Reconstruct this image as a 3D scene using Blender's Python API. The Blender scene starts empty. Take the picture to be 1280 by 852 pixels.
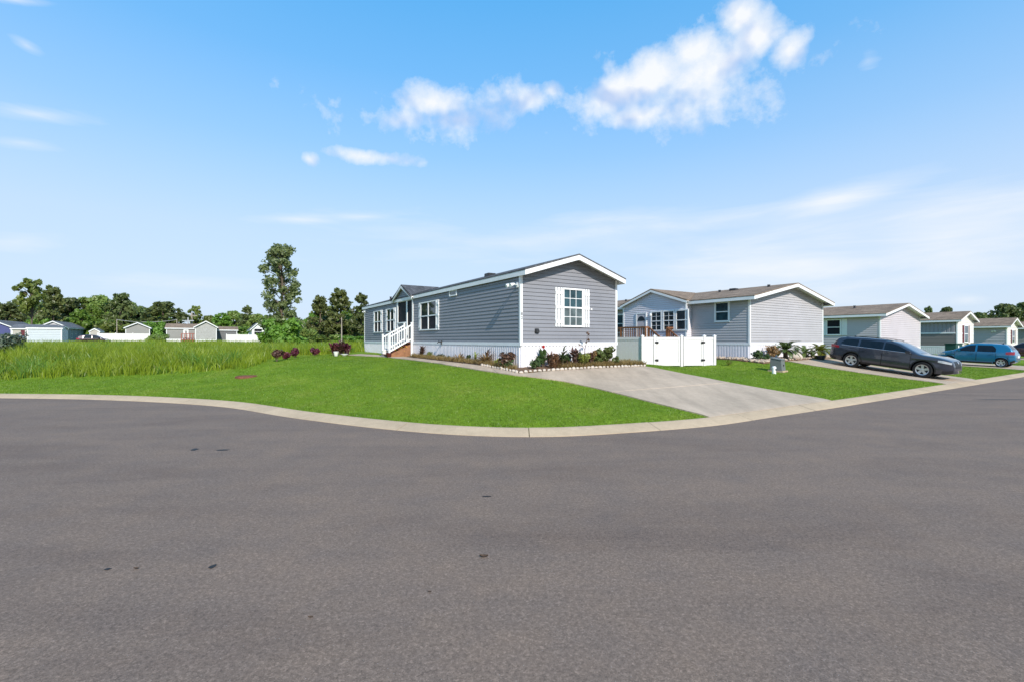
import bpy, bmesh, math, random
import numpy as np
from mathutils import Vector, Matrix

random.seed(7)
RNG = np.random.default_rng(11)
SC = bpy.context.scene
COL = SC.collection
TH = math.radians(32.5)
CU, SU = math.cos(TH), math.sin(TH)
EYE = 1.95


def W(u, v):                      # lot frame (u along the street, v away from it) to world
    return CU * u - SU * v, SU * u + CU * v


def UV(x, y):
    return CU * x + SU * y, -SU * x + CU * y


def on_u(px, u):                  # v of the point of the line u = const that lies in bearing px
    k = (px - 640) / 569
    return (CU * u - SU * u * k) / (SU + CU * k)


def on_v(px, v):                  # u of the point of the line v = const that lies in bearing px
    k = (px - 640) / 569
    return (SU * v + k * CU * v) / (CU - k * SU)


# ------------------------------------------------------------------ materials
def nt_new(name):
    m = bpy.data.materials.new(name)
    m.use_nodes = True
    n = m.node_tree
    n.nodes.clear()
    out = n.nodes.new('ShaderNodeOutputMaterial')
    return m, n, out


def nd(n, kind, **kw):
    x = n.nodes.new(kind)
    for k, v in kw.items():
        if k in x.inputs:
            x.inputs[k].default_value = v
        else:
            setattr(x, k, v)
    return x


def c4(c):
    return (c[0], c[1], c[2], 1.0)


def mixc(n, fac, a, b, mode='MIX'):
    m = n.nodes.new('ShaderNodeMix')
    m.data_type = 'RGBA'
    m.blend_type = mode
    m.clamp_factor = True
    for i, v in ((0, fac), (6, a), (7, b)):
        if hasattr(v, 'is_output'):
            n.links.new(v, m.inputs[i])
        elif i == 0:
            m.inputs[0].default_value = v
        else:
            m.inputs[i].default_value = c4(v)
    return m.outputs[2]


def mth(n, op, a, b=None, c=None, clamp=False):
    m = n.nodes.new('ShaderNodeMath')
    m.operation = op
    m.use_clamp = clamp
    for i, v in enumerate((a, b, c)):
        if v is None:
            continue
        if hasattr(v, 'is_output'):
            n.links.new(v, m.inputs[i])
        else:
            m.inputs[i].default_value = v
    return m.outputs[0]


def noise(n, vec, scale, detail=4, rough=.55, dist=0):
    t = n.nodes.new('ShaderNodeTexNoise')
    t.inputs['Scale'].default_value = scale
    t.inputs['Detail'].default_value = detail
    t.inputs['Roughness'].default_value = rough
    t.inputs['Distortion'].default_value = dist
    if vec is not None:
        n.links.new(vec, t.inputs['Vector'])
    return t.outputs['Fac']


def ramp(n, fac, stops):
    r = n.nodes.new('ShaderNodeValToRGB')
    e = r.color_ramp.elements
    while len(e) < len(stops):
        e.new(.5)
    for i, (p, c) in enumerate(stops):
        e[i].position = p
        e[i].color = c4(c) if not isinstance(c, (int, float)) else (c, c, c, 1)
    n.links.new(fac, r.inputs[0])
    return r.outputs[0]


def pos(n):
    return n.nodes.new('ShaderNodeNewGeometry').outputs['Position']


MATS = {}


def PM(name, col, rough=.6, spec=.35, var=.12, scale=3.0, fine=0.0, fscale=60, bump=0.0, bscale=40, metal=0.0, coat=0.0):
    """plain painted or natural surface with uneven tone"""
    if name in MATS:
        return MATS[name]
    m, n, out = nt_new(name)
    b = nd(n, 'ShaderNodeBsdfPrincipled')
    p = pos(n)
    f = noise(n, p, scale, 5, .6)
    f = ramp(n, f, [(.3, 0.0), (.7, 1.0)])
    lo = [c * (1 - var) for c in col]
    hi = [min(1, c * (1 + var)) for c in col]
    colr = mixc(n, f, lo, hi)
    if fine:
        g = noise(n, p, fscale, 3, .6)
        g = ramp(n, g, [(.25, 1 - fine), (.75, 1 + fine)])
        colr = mixc(n, 1.0, colr, g, 'MULTIPLY')
    n.links.new(colr, b.inputs['Base Color'])
    b.inputs['Roughness'].default_value = rough
    b.inputs['Specular IOR Level'].default_value = spec
    b.inputs['Metallic'].default_value = metal
    b.inputs['Coat Weight'].default_value = coat
    b.inputs['Coat Roughness'].default_value = .04
    if bump:
        bp = nd(n, 'ShaderNodeBump')
        bp.inputs['Strength'].default_value = bump
        bp.inputs['Distance'].default_value = .01
        n.links.new(noise(n, p, bscale, 4, .6), bp.inputs['Height'])
        n.links.new(bp.outputs[0], b.inputs['Normal'])
    n.links.new(b.outputs[0], out.inputs[0])
    MATS[name] = m
    return m


def FM(name, a, b_, c=None, scale=1.2, trans=.3, rnd=.25):
    """leaves: three tones by position, per-object shift, light passing through"""
    if name in MATS:
        return MATS[name]
    m, n, out = nt_new(name)
    p = pos(n)
    f = noise(n, p, scale, 6, .7)
    stops = [(.3, a), (.62, b_)] + ([(.78, c)] if c else [])
    col = ramp(n, f, stops)
    oi = n.nodes.new('ShaderNodeObjectInfo')
    hs = n.nodes.new('ShaderNodeHueSaturation')
    n.links.new(col, hs.inputs['Color'])
    n.links.new(mth(n, 'MULTIPLY_ADD', oi.outputs['Random'], rnd * 2, 1 - rnd), hs.inputs['Value'])
    n.links.new(mth(n, 'MULTIPLY_ADD', oi.outputs['Random'], .03, .485), hs.inputs['Hue'])
    d = nd(n, 'ShaderNodeBsdfPrincipled')
    d.inputs['Roughness'].default_value = .42
    d.inputs['Specular IOR Level'].default_value = .5
    n.links.new(hs.outputs[0], d.inputs['Base Color'])
    t = nd(n, 'ShaderNodeBsdfTranslucent')
    n.links.new(hs.outputs[0], t.inputs['Color'])
    mx = n.nodes.new('ShaderNodeMixShader')
    mx.inputs[0].default_value = trans
    n.links.new(d.outputs[0], mx.inputs[1])
    n.links.new(t.outputs[0], mx.inputs[2])
    n.links.new(mx.outputs[0], out.inputs[0])
    MATS[name] = m
    return m


def glass_mat(name, tint=(.02, .028, .034), rough=.03, spec=.8, var=.6, scale=1.5):
    return PM(name, tint, rough, spec, var, scale)


def shingle(name, col):
    m, n, out = nt_new(name)
    tc = n.nodes.new('ShaderNodeTexCoord')
    mp = n.nodes.new('ShaderNodeMapping')
    mp.inputs['Rotation'].default_value = (0, 0, math.pi / 2)
    n.links.new(tc.outputs['Object'], mp.inputs['Vector'])
    br = n.nodes.new('ShaderNodeTexBrick')
    br.inputs['Scale'].default_value = 1.0
    br.inputs['Brick Width'].default_value = .32
    br.inputs['Row Height'].default_value = .14
    br.inputs['Mortar Size'].default_value = .008
    br.inputs['Color1'].default_value = c4([c * .72 for c in col])
    br.inputs['Color2'].default_value = c4([c * 1.28 for c in col])
    br.inputs['Mortar'].default_value = c4([c * .45 for c in col])
    n.links.new(mp.outputs[0], br.inputs['Vector'])
    p = pos(n)
    g = ramp(n, noise(n, p, 35, 3, .7), [(.3, .7), (.7, 1.25)])
    c = mixc(n, 1.0, br.outputs['Color'], g, 'MULTIPLY')
    g2 = ramp(n, noise(n, p, .8, 4, .6), [(.3, .85), (.7, 1.12)])
    c = mixc(n, 1.0, c, g2, 'MULTIPLY')
    b = nd(n, 'ShaderNodeBsdfPrincipled')
    b.inputs['Roughness'].default_value = .9
    b.inputs['Specular IOR Level'].default_value = .15
    n.links.new(c, b.inputs['Base Color'])
    n.links.new(b.outputs[0], out.inputs[0])
    return m


WHITE = PM('white vinyl', (.78, .78, .77), .45, .4, .04, 1.5, .03, 20)
WHITE2 = PM('white trim paint', (.74, .74, .74), .5, .35, .05, 2)
FENCEW = PM('white fence vinyl', (.84, .80, .79), .4, .4, .03, 1)
_n = FENCEW.node_tree             # thin vinyl lets some sunlight through
_o = [q for q in _n.nodes if q.type == 'OUTPUT_MATERIAL'][0]
_b = [q for q in _n.nodes if q.type == 'BSDF_PRINCIPLED'][0]
_t = _n.nodes.new('ShaderNodeBsdfTranslucent')
_t.inputs['Color'].default_value = (.85, .82, .78, 1)
_m = _n.nodes.new('ShaderNodeMixShader')
_m.inputs[0].default_value = .22
_n.links.new(_b.outputs[0], _m.inputs[1])
_n.links.new(_t.outputs[0], _m.inputs[2])
_n.links.new(_m.outputs[0], _o.inputs[0])
SIDE1 = PM('slate grey siding', (.218, .220, .240), .5, .35, .07, .8, .05, 30)
SIDE2 = PM('pale grey siding', (.40, .385, .395), .5, .35, .05, .8, .04, 30)
SIDE2B = PM('light lilac grey siding', (.64, .60, .63), .5, .35, .05, .8, .04, 30)
SIDE3 = PM('light grey siding', (.50, .455, .47), .5, .35, .05, .8, .04, 30)
SIDE4A = PM('blue grey board siding', (.26, .255, .28), .55, .3, .06, .8)
SIDE4B = PM('taupe siding', (.19, .17, .155), .55, .3, .06, .8)
SIDE4G = PM('cream siding', (.66, .63, .58), .55, .3, .04, .8)
SIDE5 = PM('cool grey siding', (.37, .36, .39), .5, .3, .05, .8)
NAVY = PM('navy siding', (.045, .055, .17), .55, .3, .1, .8)
TAN = PM('tan siding', (.40, .37, .33), .55, .3, .08, .6)
GREYT = PM('grey tan siding', (.24, .235, .22), .55, .3, .06, .6)
BLUEG = PM('faded blue grey siding', (.20, .25, .30), .55, .3, .08, .6)
LILAC = PM('pale lilac siding', (.42, .405, .43), .55, .3, .05, .6)
SKIRT = PM('white skirting', (.73, .70, .72), .5, .35, .08, 1.2, .05, 12)
SKIRTG = PM('grey white skirting', (.50, .51, .53), .5, .35, .1, 1.2, .05, 12)
ROOF1 = shingle('charcoal shingles', (.10, .10, .105))
ROOF2 = shingle('brown shingles', (.25, .18, .13))
ROOF3 = shingle('grey shingles', (.15, .155, .165))
GLASS = glass_mat('window glass')
GLASSB = glass_mat('bluish window glass', (.02, .05, .06), .05, .6, .7, 2.2)
GLASSC = PM('pale teal glass', (.075, .10, .10), .12, .8, .45, 3.5)  # paler than the other panes, uneven in tone
SCREEN = PM('dark screen', (.014, .014, .02), .7, .2, .2, 3)
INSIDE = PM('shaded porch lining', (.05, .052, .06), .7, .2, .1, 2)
MAROON = PM('maroon shutter paint', (.12, .02, .03), .55, .3, .1, 2)
BLACKP = PM('black plastic', (.012, .012, .013), .45, .4, .1, 5)
DARKM = PM('dark metal', (.03, .03, .032), .4, .5, .1, 6)
DECKW = PM('stained deck wood', (.20, .088, .042), .7, .25, .3, 4, .2, 30)
PINEW = PM('orange treated wood', (.25, .12, .06), .7, .25, .25, 4, .15, 30)
STEPW = PM('red brown step wood', (.14, .04, .025), .7, .25, .2, 4)
GREYB = PM('grey green metal box', (.14, .155, .15), .55, .3, .08, 4)
CONC = None
STONE = PM('white painted stone', (.50, .43, .36), .8, .2, .15, 9, .15, 40, .3, 30)
ROCKT = PM('tan rock', (.42, .33, .25), .85, .2, .35, 7, .2, 40)
BARK = PM('grey brown bark', (.12, .095, .07), .9, .1, .25, 5, .25, 25, .5, 20)
BARKP = PM('pale weathered wood', (.33, .29, .24), .9, .1, .2, 3, .2, 25)
POTW = PM('white pot glaze', (.78, .76, .72), .4, .4, .05, 5)
POTR = PM('dark red pot glaze', (.09, .02, .02), .4, .4, .1, 5)
MULCH = PM('bark mulch', (.16, .10, .065), .95, .1, .35, 9, .45, 50, .6, 45)
REDMULCH = PM('red mulch', (.17, .07, .045), .95, .1, .3, 9, .4, 50, .6, 45)

LEAF_OAK = FM('oak leaves', (.14, .19, .04), (.26, .33, .075), (.38, .42, .15), .35, .48)
LEAF_DARK = FM('dark evergreen leaves', (.09, .12, .036), (.17, .215, .065), (.27, .31, .12), .4, .42)
LEAF_BRIGHT = FM('bright young leaves', (.11, .19, .025), (.20, .32, .045), (.30, .40, .09), .5, .48)
LEAF_TALL = FM('lone tree leaves', (.13, .17, .065), (.25, .30, .115), (.38, .41, .21), 1.1, .45)
LEAF_PINE = FM('pine needles', (.12, .16, .045), (.22, .265, .08), (.34, .35, .14), .6, .45)
LEAF_SHRUB = FM('shrub leaves', (.035, .065, .02), (.075, .115, .035), (.13, .15, .06), 6, .25)
LEAF_MAR = FM('maroon leaves', (.08, .045, .03), (.16, .085, .06), (.20, .18, .08), 7, .25)
LEAF_RED = FM('crimson leaves', (.09, .02, .03), (.21, .05, .065), (.27, .14, .08), 6, .3)
LEAF_YEL = FM('yellow green leaves', (.13, .17, .03), (.26, .27, .05), (.36, .26, .05), 8, .3)
LEAF_ORG = FM('rusty dry leaves', (.20, .11, .05), (.36, .22, .10), (.40, .31, .14), 9, .25)
LEAF_DRY = FM('dry golden grass', (.20, .14, .05), (.36, .27, .10), (.24, .26, .07), 4, .3)
LEAF_SAGE = FM('sage leaves', (.06, .09, .05), (.13, .16, .10), (.22, .25, .17), 4, .25)
LEAF_PALM = FM('palm fronds', (.05, .10, .025), (.11, .165, .045), (.2, .23, .09), 5, .3)
LEAF_PALMY = FM('yellowing palm fronds', (.09, .14, .02), (.22, .24, .03), (.32, .28, .05), 5, .3)
PETAL_RED = PM('red petals', (.55, .02, .02), .6, .2, .15, 9)
PETAL_ORG = PM('orange yellow petals', (.62, .34, .03), .6, .2, .3, 12)
GRASS_TALL = FM('tall field grass', (.15, .195, .012), (.33, .40, .028), (.54, .53, .10), 1.1, .45, .0)
GRASS_LAWN = FM('lawn blades', (.095, .18, .010), (.205, .295, .018), (.37, .39, .06), .85, .4, .0)


# ------------------------------------------------------------------ mesh helpers
class MB:
    def __init__(s):
        s.v, s.f, s.mi, s.cur = [], [], [], 0

    def add(s, vs, fs):
        o = len(s.v)
        s.v.extend([tuple(map(float, p)) for p in vs])
        for f in fs:
            s.f.append([o + i for i in f])
            s.mi.append(s.cur)

    def hexa(s, c):               # 8 corners: 4 bottom loop, 4 top loop
        s.add(c, [(0, 3, 2, 1), (4, 5, 6, 7), (0, 1, 5, 4), (1, 2, 6, 5), (2, 3, 7, 6), (3, 0, 4, 7)])

    def box(s, x0, y0, z0, x1, y1, z1):
        s.hexa([(x0, y0, z0), (x1, y0, z0), (x1, y1, z0), (x0, y1, z0), (x0, y0, z1), (x1, y0, z1), (x1, y1, z1), (x0, y1, z1)])

    def quad(s, a, b, c, d):
        s.add([a, b, c, d], [(0, 1, 2, 3)])

    def prism(s, loop, d):        # loop of 3-D points swept by vector d
        n = len(loop)
        d = Vector(d)
        top = [Vector(p) + d for p in loop]
        s.add(list(loop) + [tuple(p) for p in top],
              [tuple(range(n))[::-1], tuple(range(n, 2 * n))] + [(i, (i + 1) % n, n + (i + 1) % n, n + i) for i in range(n)])

    def tube(s, pts, rad, n=8, cap=True):
        pts = [Vector(p) for p in pts]
        if not hasattr(rad, '__len__'):
            rad = [rad] * len(pts)
        vs, fs = [], []
        for i, p in enumerate(pts):
            t = (pts[min(i + 1, len(pts) - 1)] - pts[max(i - 1, 0)]).normalized()
            a = t.orthogonal().normalized() if abs(t.z) < .95 else Vector((1, 0, 0)).cross(t).normalized()
            if abs(t.z) < .95:
                a = t.cross(Vector((0, 0, 1))).normalized()
            b = t.cross(a)
            for k in range(n):
                an = 2 * math.pi * k / n
                vs.append(p + (a * math.cos(an) + b * math.sin(an)) * rad[i])
        for i in range(len(pts) - 1):
            for k in range(n):
                fs.append((i * n + k, i * n + (k + 1) % n, (i + 1) * n + (k + 1) % n, (i + 1) * n + k))
        if cap:
            fs.append(tuple(range(n))[::-1])
            fs.append(tuple(range((len(pts) - 1) * n, len(pts) * n)))
        s.add(vs, fs)

    def lathe(s, prof, o=(0, 0, 0), axis='z', n=20):
        vs, fs = [], []
        for r, h in prof:
            for k in range(n):
                a = 2 * math.pi * k / n
                c, d = r * math.cos(a), r * math.sin(a)
                p = (c, d, h) if axis == 'z' else (c, h, d)
                vs.append((p[0] + o[0], p[1] + o[1], p[2] + o[2]))
        m = len(prof)
        for i in range(m - 1):
            for k in range(n):
                fs.append((i * n + k, i * n + (k + 1) % n, (i + 1) * n + (k + 1) % n, (i + 1) * n + k))
        fs.append(tuple(range(n))[::-1])
        fs.append(tuple(range((m - 1) * n, m * n)))
        s.add(vs, fs)

    def rail(s, p0, p1, w, h):    # rectangular bar whose width lies across the run and height is vertical
        p0, p1 = Vector(p0), Vector(p1)
        t = (p1 - p0)
        side = Vector((t.y, -t.x, 0))
        side = side.normalized() * w / 2 if side.length > 1e-6 else Vector((w / 2, 0, 0))
        up = Vector((0, 0, h / 2))
        c = [p0 - side - up, p0 + side - up, p1 + side - up, p1 - side - up, p0 - side + up, p0 + side + up, p1 + side + up, p1 - side + up]
        s.hexa(c)

    def build(s, name, mat, parent=None, smooth=None, recalc=True, bevel=0):
        me = bpy.data.meshes.new(name)
        me.from_pydata(s.v, [], s.f)
        mats = mat if isinstance(mat, (list, tuple)) else [mat]
        for m in mats:
            me.materials.append(m)
        if len(mats) > 1:
            me.polygons.foreach_set('material_index', s.mi)
        if recalc or bevel:
            bm = bmesh.new()
            bm.from_mesh(me)
            if bevel:
                bmesh.ops.remove_doubles(bm, verts=bm.verts, dist=1e-5)
                bmesh.ops.bevel(bm, geom=bm.edges[:], offset=bevel, segments=2, affect='EDGES', clamp_overlap=True)
            bmesh.ops.recalc_face_normals(bm, faces=bm.faces)
            bm.to_mesh(me)
            bm.free()
        if smooth is not None:
            me.polygons.foreach_set('use_smooth', [True] * len(me.polygons))
            me.set_sharp_from_angle(angle=math.radians(smooth))
        return link(name, me, parent)


def link(name, me, parent=None):
    o = bpy.data.objects.new(name, me)
    COL.objects.link(o)
    if parent is not None:
        o.parent = parent
    return o


def np_mesh(name, verts, faces, mat, parent=None):
    """verts (n,3), faces (m,k) all with k corners"""
    me = bpy.data.meshes.new(name)
    verts = np.ascontiguousarray(verts, dtype=np.float32)
    faces = np.ascontiguousarray(faces, dtype=np.int32)
    m, k = faces.shape
    me.vertices.add(len(verts))
    me.vertices.foreach_set('co', verts.ravel())
    me.loops.add(m * k)
    me.loops.foreach_set('vertex_index', faces.ravel())
    me.polygons.add(m)
    me.polygons.foreach_set('loop_start', np.arange(0, m * k, k, dtype=np.int32))
    me.update(calc_edges=True)
    me.materials.append(mat)
    return link(name, me, parent)


def tag(o, label=None, cat=None, group=None, kind=None):
    if label:
        o['label'] = label
    if cat:
        o['category'] = cat
    if group:
        o['group'] = group
    if kind:
        o['kind'] = kind
    return o


def thing(name, label, cat, loc, rz=0.0, group=None):
    o = bpy.data.objects.new(name, None)
    o.empty_display_size = .3
    COL.objects.link(o)
    o.location = loc
    o.rotation_euler = (0, 0, rz)
    return tag(o, label, cat, group)


def copy_tree(o, parent=None):
    kids = [c for c in bpy.data.objects if c.parent == o]
    c = o.copy()
    COL.objects.link(c)
    c.parent = parent
    for k in kids:
        copy_tree(k, c)
    return c


# ------------------------------------------------------------------ the lie of the land
KP = np.array([(-160, -25), (-70, 9.0), (-40, 14.6), (-25, 15.7), (-17.3, 15.4), (-13.26, 14.9), (-8.7, 13.45), (-5.5, 11.45), (-3.1, 10.15),
               (-1.5, 9.5), (-.1, 9.22), (1.0, 9.24), (2.4, 9.6), (4.6, 10.4), (6.5, 11.5), (9.8, 13.45), (16.2, 17.4), (26, 23.5), (60, 45.1), (120, 83.4), (260, 172.6)], float)


def catmull(P, step=.3):
    out = []
    for i in range(1, len(P) - 2):
        p0, p1, p2, p3 = P[i - 1], P[i], P[i + 1], P[i + 2]
        d01, d12, d23 = [max(1e-6, np.linalg.norm(b - a)) ** .5 for a, b in ((p0, p1), (p1, p2), (p2, p3))]
        m1 = (p2 - p1) + d12 * ((p1 - p0) / d01 - (p2 - p0) / (d01 + d12))
        m2 = (p2 - p1) + d12 * ((p3 - p2) / d23 - (p3 - p1) / (d12 + d23))
        n = max(2, int(np.linalg.norm(p2 - p1) / step))
        for k in range(n):
            t = k / n
            out.append((2 * t**3 - 3 * t**2 + 1) * p1 + (t**3 - 2 * t**2 + t) * m1 + (-2 * t**3 + 3 * t**2) * p2 + (t**3 - t**2) * m2)
    out.append(P[-2])
    return np.array(out)


KERB = catmull(KP)
KT = np.gradient(KERB, axis=0)
KT /= np.linalg.norm(KT, axis=1)[:, None]
KN = np.stack([-KT[:, 1], KT[:, 0]], 1)           # towards the lots

GX0, GY0, GS = -75.0, -12.0, .5
GNX, GNY = 420, 260


def _sdist(px, py):
    out = np.empty(len(px))
    for a in range(0, len(px), 4000):
        b = min(len(px), a + 4000)
        dx = px[a:b, None] - KERB[None, :, 0]
        dy = py[a:b, None] - KERB[None, :, 1]
        d2 = dx * dx + dy * dy
        i = d2.argmin(1)
        r = np.arange(b - a)
        vx, vy = dx[r, i], dy[r, i]
        nn = vx * KN[i, 0] + vy * KN[i, 1]
        d = np.sqrt(d2[r, i])
        out[a:b] = np.where(d < 2.0, nn, np.sign(nn) * d)
    return out


_gx, _gy = np.meshgrid(GX0 + GS * np.arange(GNX), GY0 + GS * np.arange(GNY))
SG = _sdist(_gx.ravel(), _gy.ravel()).reshape(GNY, GNX)


def sdist(x, y):
    x, y = np.asarray(x, float), np.asarray(y, float)
    fx = np.clip((x - GX0) / GS, 0, GNX - 1.001)
    fy = np.clip((y - GY0) / GS, 0, GNY - 1.001)
    i, j = fx.astype(int), fy.astype(int)
    a, b = fx - i, fy - j
    return (SG[j, i] * (1 - a) + SG[j, i + 1] * a) * (1 - b) + (SG[j + 1, i] * (1 - a) + SG[j + 1, i + 1] * a) * b


def sstep(x, a, b):
    t = np.clip((x - a) / (b - a), 0, 1)
    return t * t * (3 - 2 * t)


def gz(x, y):
    s = sdist(x, y)
    z = np.interp(s, [-1, 0, .3, .45, .6, 2.1, 3.6, 5.1, 6.3, 7.6, 17, 40], [-.05, -.05, .02, .085, .115, .27, .45, .65, .84, .96, 1.10, 1.13])
    u, v = UV(np.asarray(x, float), np.asarray(y, float))
    z = z - .30 * np.exp(-((u - 18.8) / 2.6)**2) * sstep(v, 10.0, 13.0)
    z = z - .38 * sstep(u, 31, 42) * sstep(s, .4, 6.5)
    return z


def gzf(x, y):
    return float(gz(np.array([x]), np.array([y]))[0])


# ------------------------------------------------------------------ ground, road, kerb, drives
def mat_asphalt():
    m, n, out = nt_new('worn asphalt')
    p = pos(n)
    mp = nd(n, 'ShaderNodeMapping')
    mp.inputs['Rotation'].default_value = (0, 0, math.radians(-28))
    mp.inputs['Scale'].default_value = (.55, 2.2, 1)
    n.links.new(p, mp.inputs['Vector'])
    big = ramp(n, noise(n, mp.outputs[0], .42, 6, .66, .5), [(.30, (.84, .825, .83)), (.50, (1, 1, 1)), (.70, (1.12, 1.10, 1.07))])
    pat = ramp(n, noise(n, p, 1.3, 6, .7), [(.3, (.90, .905, .94)), (.7, (1.09, 1.045, 1.0))])
    vg = nd(n, 'ShaderNodeTexVoronoi')
    vg.inputs['Scale'].default_value = 82
    n.links.new(p, vg.inputs['Vector'])
    vs_ = nd(n, 'ShaderNodeSeparateColor')
    n.links.new(vg.outputs['Color'], vs_.inputs[0])
    g0 = ramp(n, vs_.outputs[0], [(.0, .62), (.45, .93), (.8, 1.12), (1.0, 1.55)])
    g1 = mixc(n, .45, g0, ramp(n, noise(n, p, 130, 2, .75), [(.32, .5), (.5, .98), (.68, 1.55)]))
    g2 = ramp(n, noise(n, p, 30, 3, .7), [(.3, .78), (.7, 1.22)])
    vo = nd(n, 'ShaderNodeTexVoronoi')
    vo.inputs['Scale'].default_value = 42
    n.links.new(p, vo.inputs['Vector'])
    spk = ramp(n, vo.outputs['Distance'], [(.06, 1.0), (.13, 0.0)])
    pick = nd(n, 'ShaderNodeSeparateColor')
    n.links.new(vo.outputs['Color'], pick.inputs[0])
    spk = mth(n, 'MULTIPLY', spk, mth(n, 'GREATER_THAN', pick.outputs[0], .90))
    c = mixc(n, 1.0, (.182, .134, .104), big, 'MULTIPLY')
    c = mixc(n, 1.0, c, pat, 'MULTIPLY')
    c = mixc(n, 1.0, c, g2, 'MULTIPLY')
    c = mixc(n, 1.0, c, g1, 'MULTIPLY')
    c = mixc(n, mth(n, 'MULTIPLY', spk, .75), c, (.42, .39, .36))
    # old tar seams and small dark stains
    cr = nd(n, 'ShaderNodeTexNoise')
    cr.inputs['Scale'].default_value = .5
    cr.inputs['Detail'].default_value = 6
    n.links.new(p, cr.inputs['Vector'])
    st = ramp(n, noise(n, p, 1.7, 3, .5), [(.20, 1.0), (.245, 0.0)])
    c = mixc(n, mth(n, 'MULTIPLY', st, .35), c, (.055, .05, .05))
    b = nd(n, 'ShaderNodeBsdfPrincipled')
    b.inputs['Roughness'].default_value = .85
    b.inputs['Specular IOR Level'].default_value = .25
    n.links.new(c, b.inputs['Base Color'])
    bp = nd(n, 'ShaderNodeBump')
    bp.inputs['Strength'].default_value = .55
    bp.inputs['Distance'].default_value = .006
    n.links.new(noise(n, p, 90, 3, .7), bp.inputs['Height'])
    n.links.new(bp.outputs[0], b.inputs['Normal'])
    n.links.new(b.outputs[0], out.inputs[0])
    return m


def mat_concrete(name, col, streak=True):
    m, n, out = nt_new(name)
    p = pos(n)
    a = ramp(n, noise(n, p, .7, 5, .6, .4), [(.3, .86), (.7, 1.08)])
    b1 = ramp(n, noise(n, p, 6, 5, .65), [(.25, .88), (.75, 1.08)])
    f = ramp(n, noise(n, p, 70, 2, .7), [(.3, .86), (.7, 1.12)])
    c = mixc(n, 1.0, col, a, 'MULTIPLY')
    c = mixc(n, 1.0, c, b1, 'MULTIPLY')
    c = mixc(n, 1.0, c, f, 'MULTIPLY')
    if streak:                    # faint tyre wear along the drive
        mp = nd(n, 'ShaderNodeMapping')
        mp.inputs['Rotation'].default_value = (0, 0, -TH)
        mp.inputs['Scale'].default_value = (1.6, .16, 1)
        n.links.new(p, mp.inputs['Vector'])
        s = ramp(n, noise(n, mp.outputs[0], 1.1, 4, .55), [(.33, (.80, .80, .79)), (.6, (1.04, 1.03, 1.02))])
        c = mixc(n, .8, c, s, 'MULTIPLY')
    st = ramp(n, noise(n, p, 2.6, 3, .5), [(.22, 1.0), (.27, 0.0)])
    c = mixc(n, mth(n, 'MULTIPLY', st, .3), c, (.13, .11, .1))
    b = nd(n, 'ShaderNodeBsdfPrincipled')
    b.inputs['Roughness'].default_value = .85
    b.inputs['Specular IOR Level'].default_value = .25
    n.links.new(c, b.inputs['Base Color'])
    bp = nd(n, 'ShaderNodeBump')
    bp.inputs['Strength'].default_value = .3
    bp.inputs['Distance'].default_value = .006
    n.links.new(noise(n, p, 45, 3, .6), bp.inputs['Height'])
    n.links.new(bp.outputs[0], b.inputs['Normal'])
    n.links.new(b.outputs[0], out.inputs[0])
    return m


def mat_turf():
    m, n, out = nt_new('turf')
    p = pos(n)
    a = ramp(n, noise(n, p, .5, 8, .68), [(.3, (.105, .19, .012)), (.52, (.155, .245, .018)), (.72, (.25, .285, .04))])
    b1 = ramp(n, noise(n, p, 6, 5, .75), [(.25, .6), (.75, 1.3)])
    f = ramp(n, noise(n, p, 45, 3, .75), [(.3, .6), (.7, 1.35)])
    c = mixc(n, 1.0, a, b1, 'MULTIPLY')
    c = mixc(n, 1.0, c, f, 'MULTIPLY')
    b = nd(n, 'ShaderNodeBsdfPrincipled')
    b.inputs['Roughness'].default_value = .9
    b.inputs['Specular IOR Level'].default_value = .1
    n.links.new(c, b.inputs['Base Color'])
    bp = nd(n, 'ShaderNodeBump')
    bp.inputs['Strength'].default_value = .8
    bp.inputs['Distance'].default_value = .03
    n.links.new(noise(n, p, 38, 3, .7), bp.inputs['Height'])
    n.links.new(bp.outputs[0], b.inputs['Normal'])
    n.links.new(b.outputs[0], out.inputs[0])
    return m


ASPH = mat_asphalt()
CONC = mat_concrete('drive concrete', (.455, .355, .265))
KCONC = mat_concrete('kerb concrete', (.475, .355, .235), False)
TURF = mat_turf()


def geo(a, b, k):
    return a * (b / a)**np.linspace(0, 1, k)


def ground():
    xs = np.concatenate([-geo(62, 1600, 26)[::-1], np.arange(-60, 60.1, .4), geo(62, 1600, 26)])
    ys = np.concatenate([-geo(6, 1600, 26)[::-1], np.arange(-4, 3.9, 1.2), np.arange(4, 46, .35), np.arange(46.5, 70, 1.0), geo(71, 1600, 26)])
    X, Y = np.meshgrid(xs, ys)
    Z = gz(X.ravel(), Y.ravel())
    far = np.hypot(X.ravel(), Y.ravel())
    Z = np.where((far > 90) & (Z > .2), np.minimum(Z, 1.13), Z)
    V = np.stack([X.ravel(), Y.ravel(), Z], 1)
    nx, ny = len(xs), len(ys)
    i, j = np.meshgrid(np.arange(nx - 1), np.arange(ny - 1))
    a = (j * nx + i).ravel()
    o = np_mesh('ground', V, np.stack([a, a + 1, a + nx + 1, a + nx], 1), TURF)
    o.data.polygons.foreach_set('use_smooth', [True] * len(o.data.polygons))
    tag(o, kind='structure')


ground()


def road():
    k = KERB[::2]
    n = len(k)
    V = [(p[0] + .03 * q[0], p[1] + .03 * q[1], 0.0) for p, q in zip(k, KN[::2])]
    V += [(p[0], -160.0, 0.0) for p in k]
    o = np_mesh('road', np.array(V), np.array([(i, n + i, n + i + 1, i + 1) for i in range(n - 1)]), ASPH)
    tag(o, kind='structure')


road()


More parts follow.
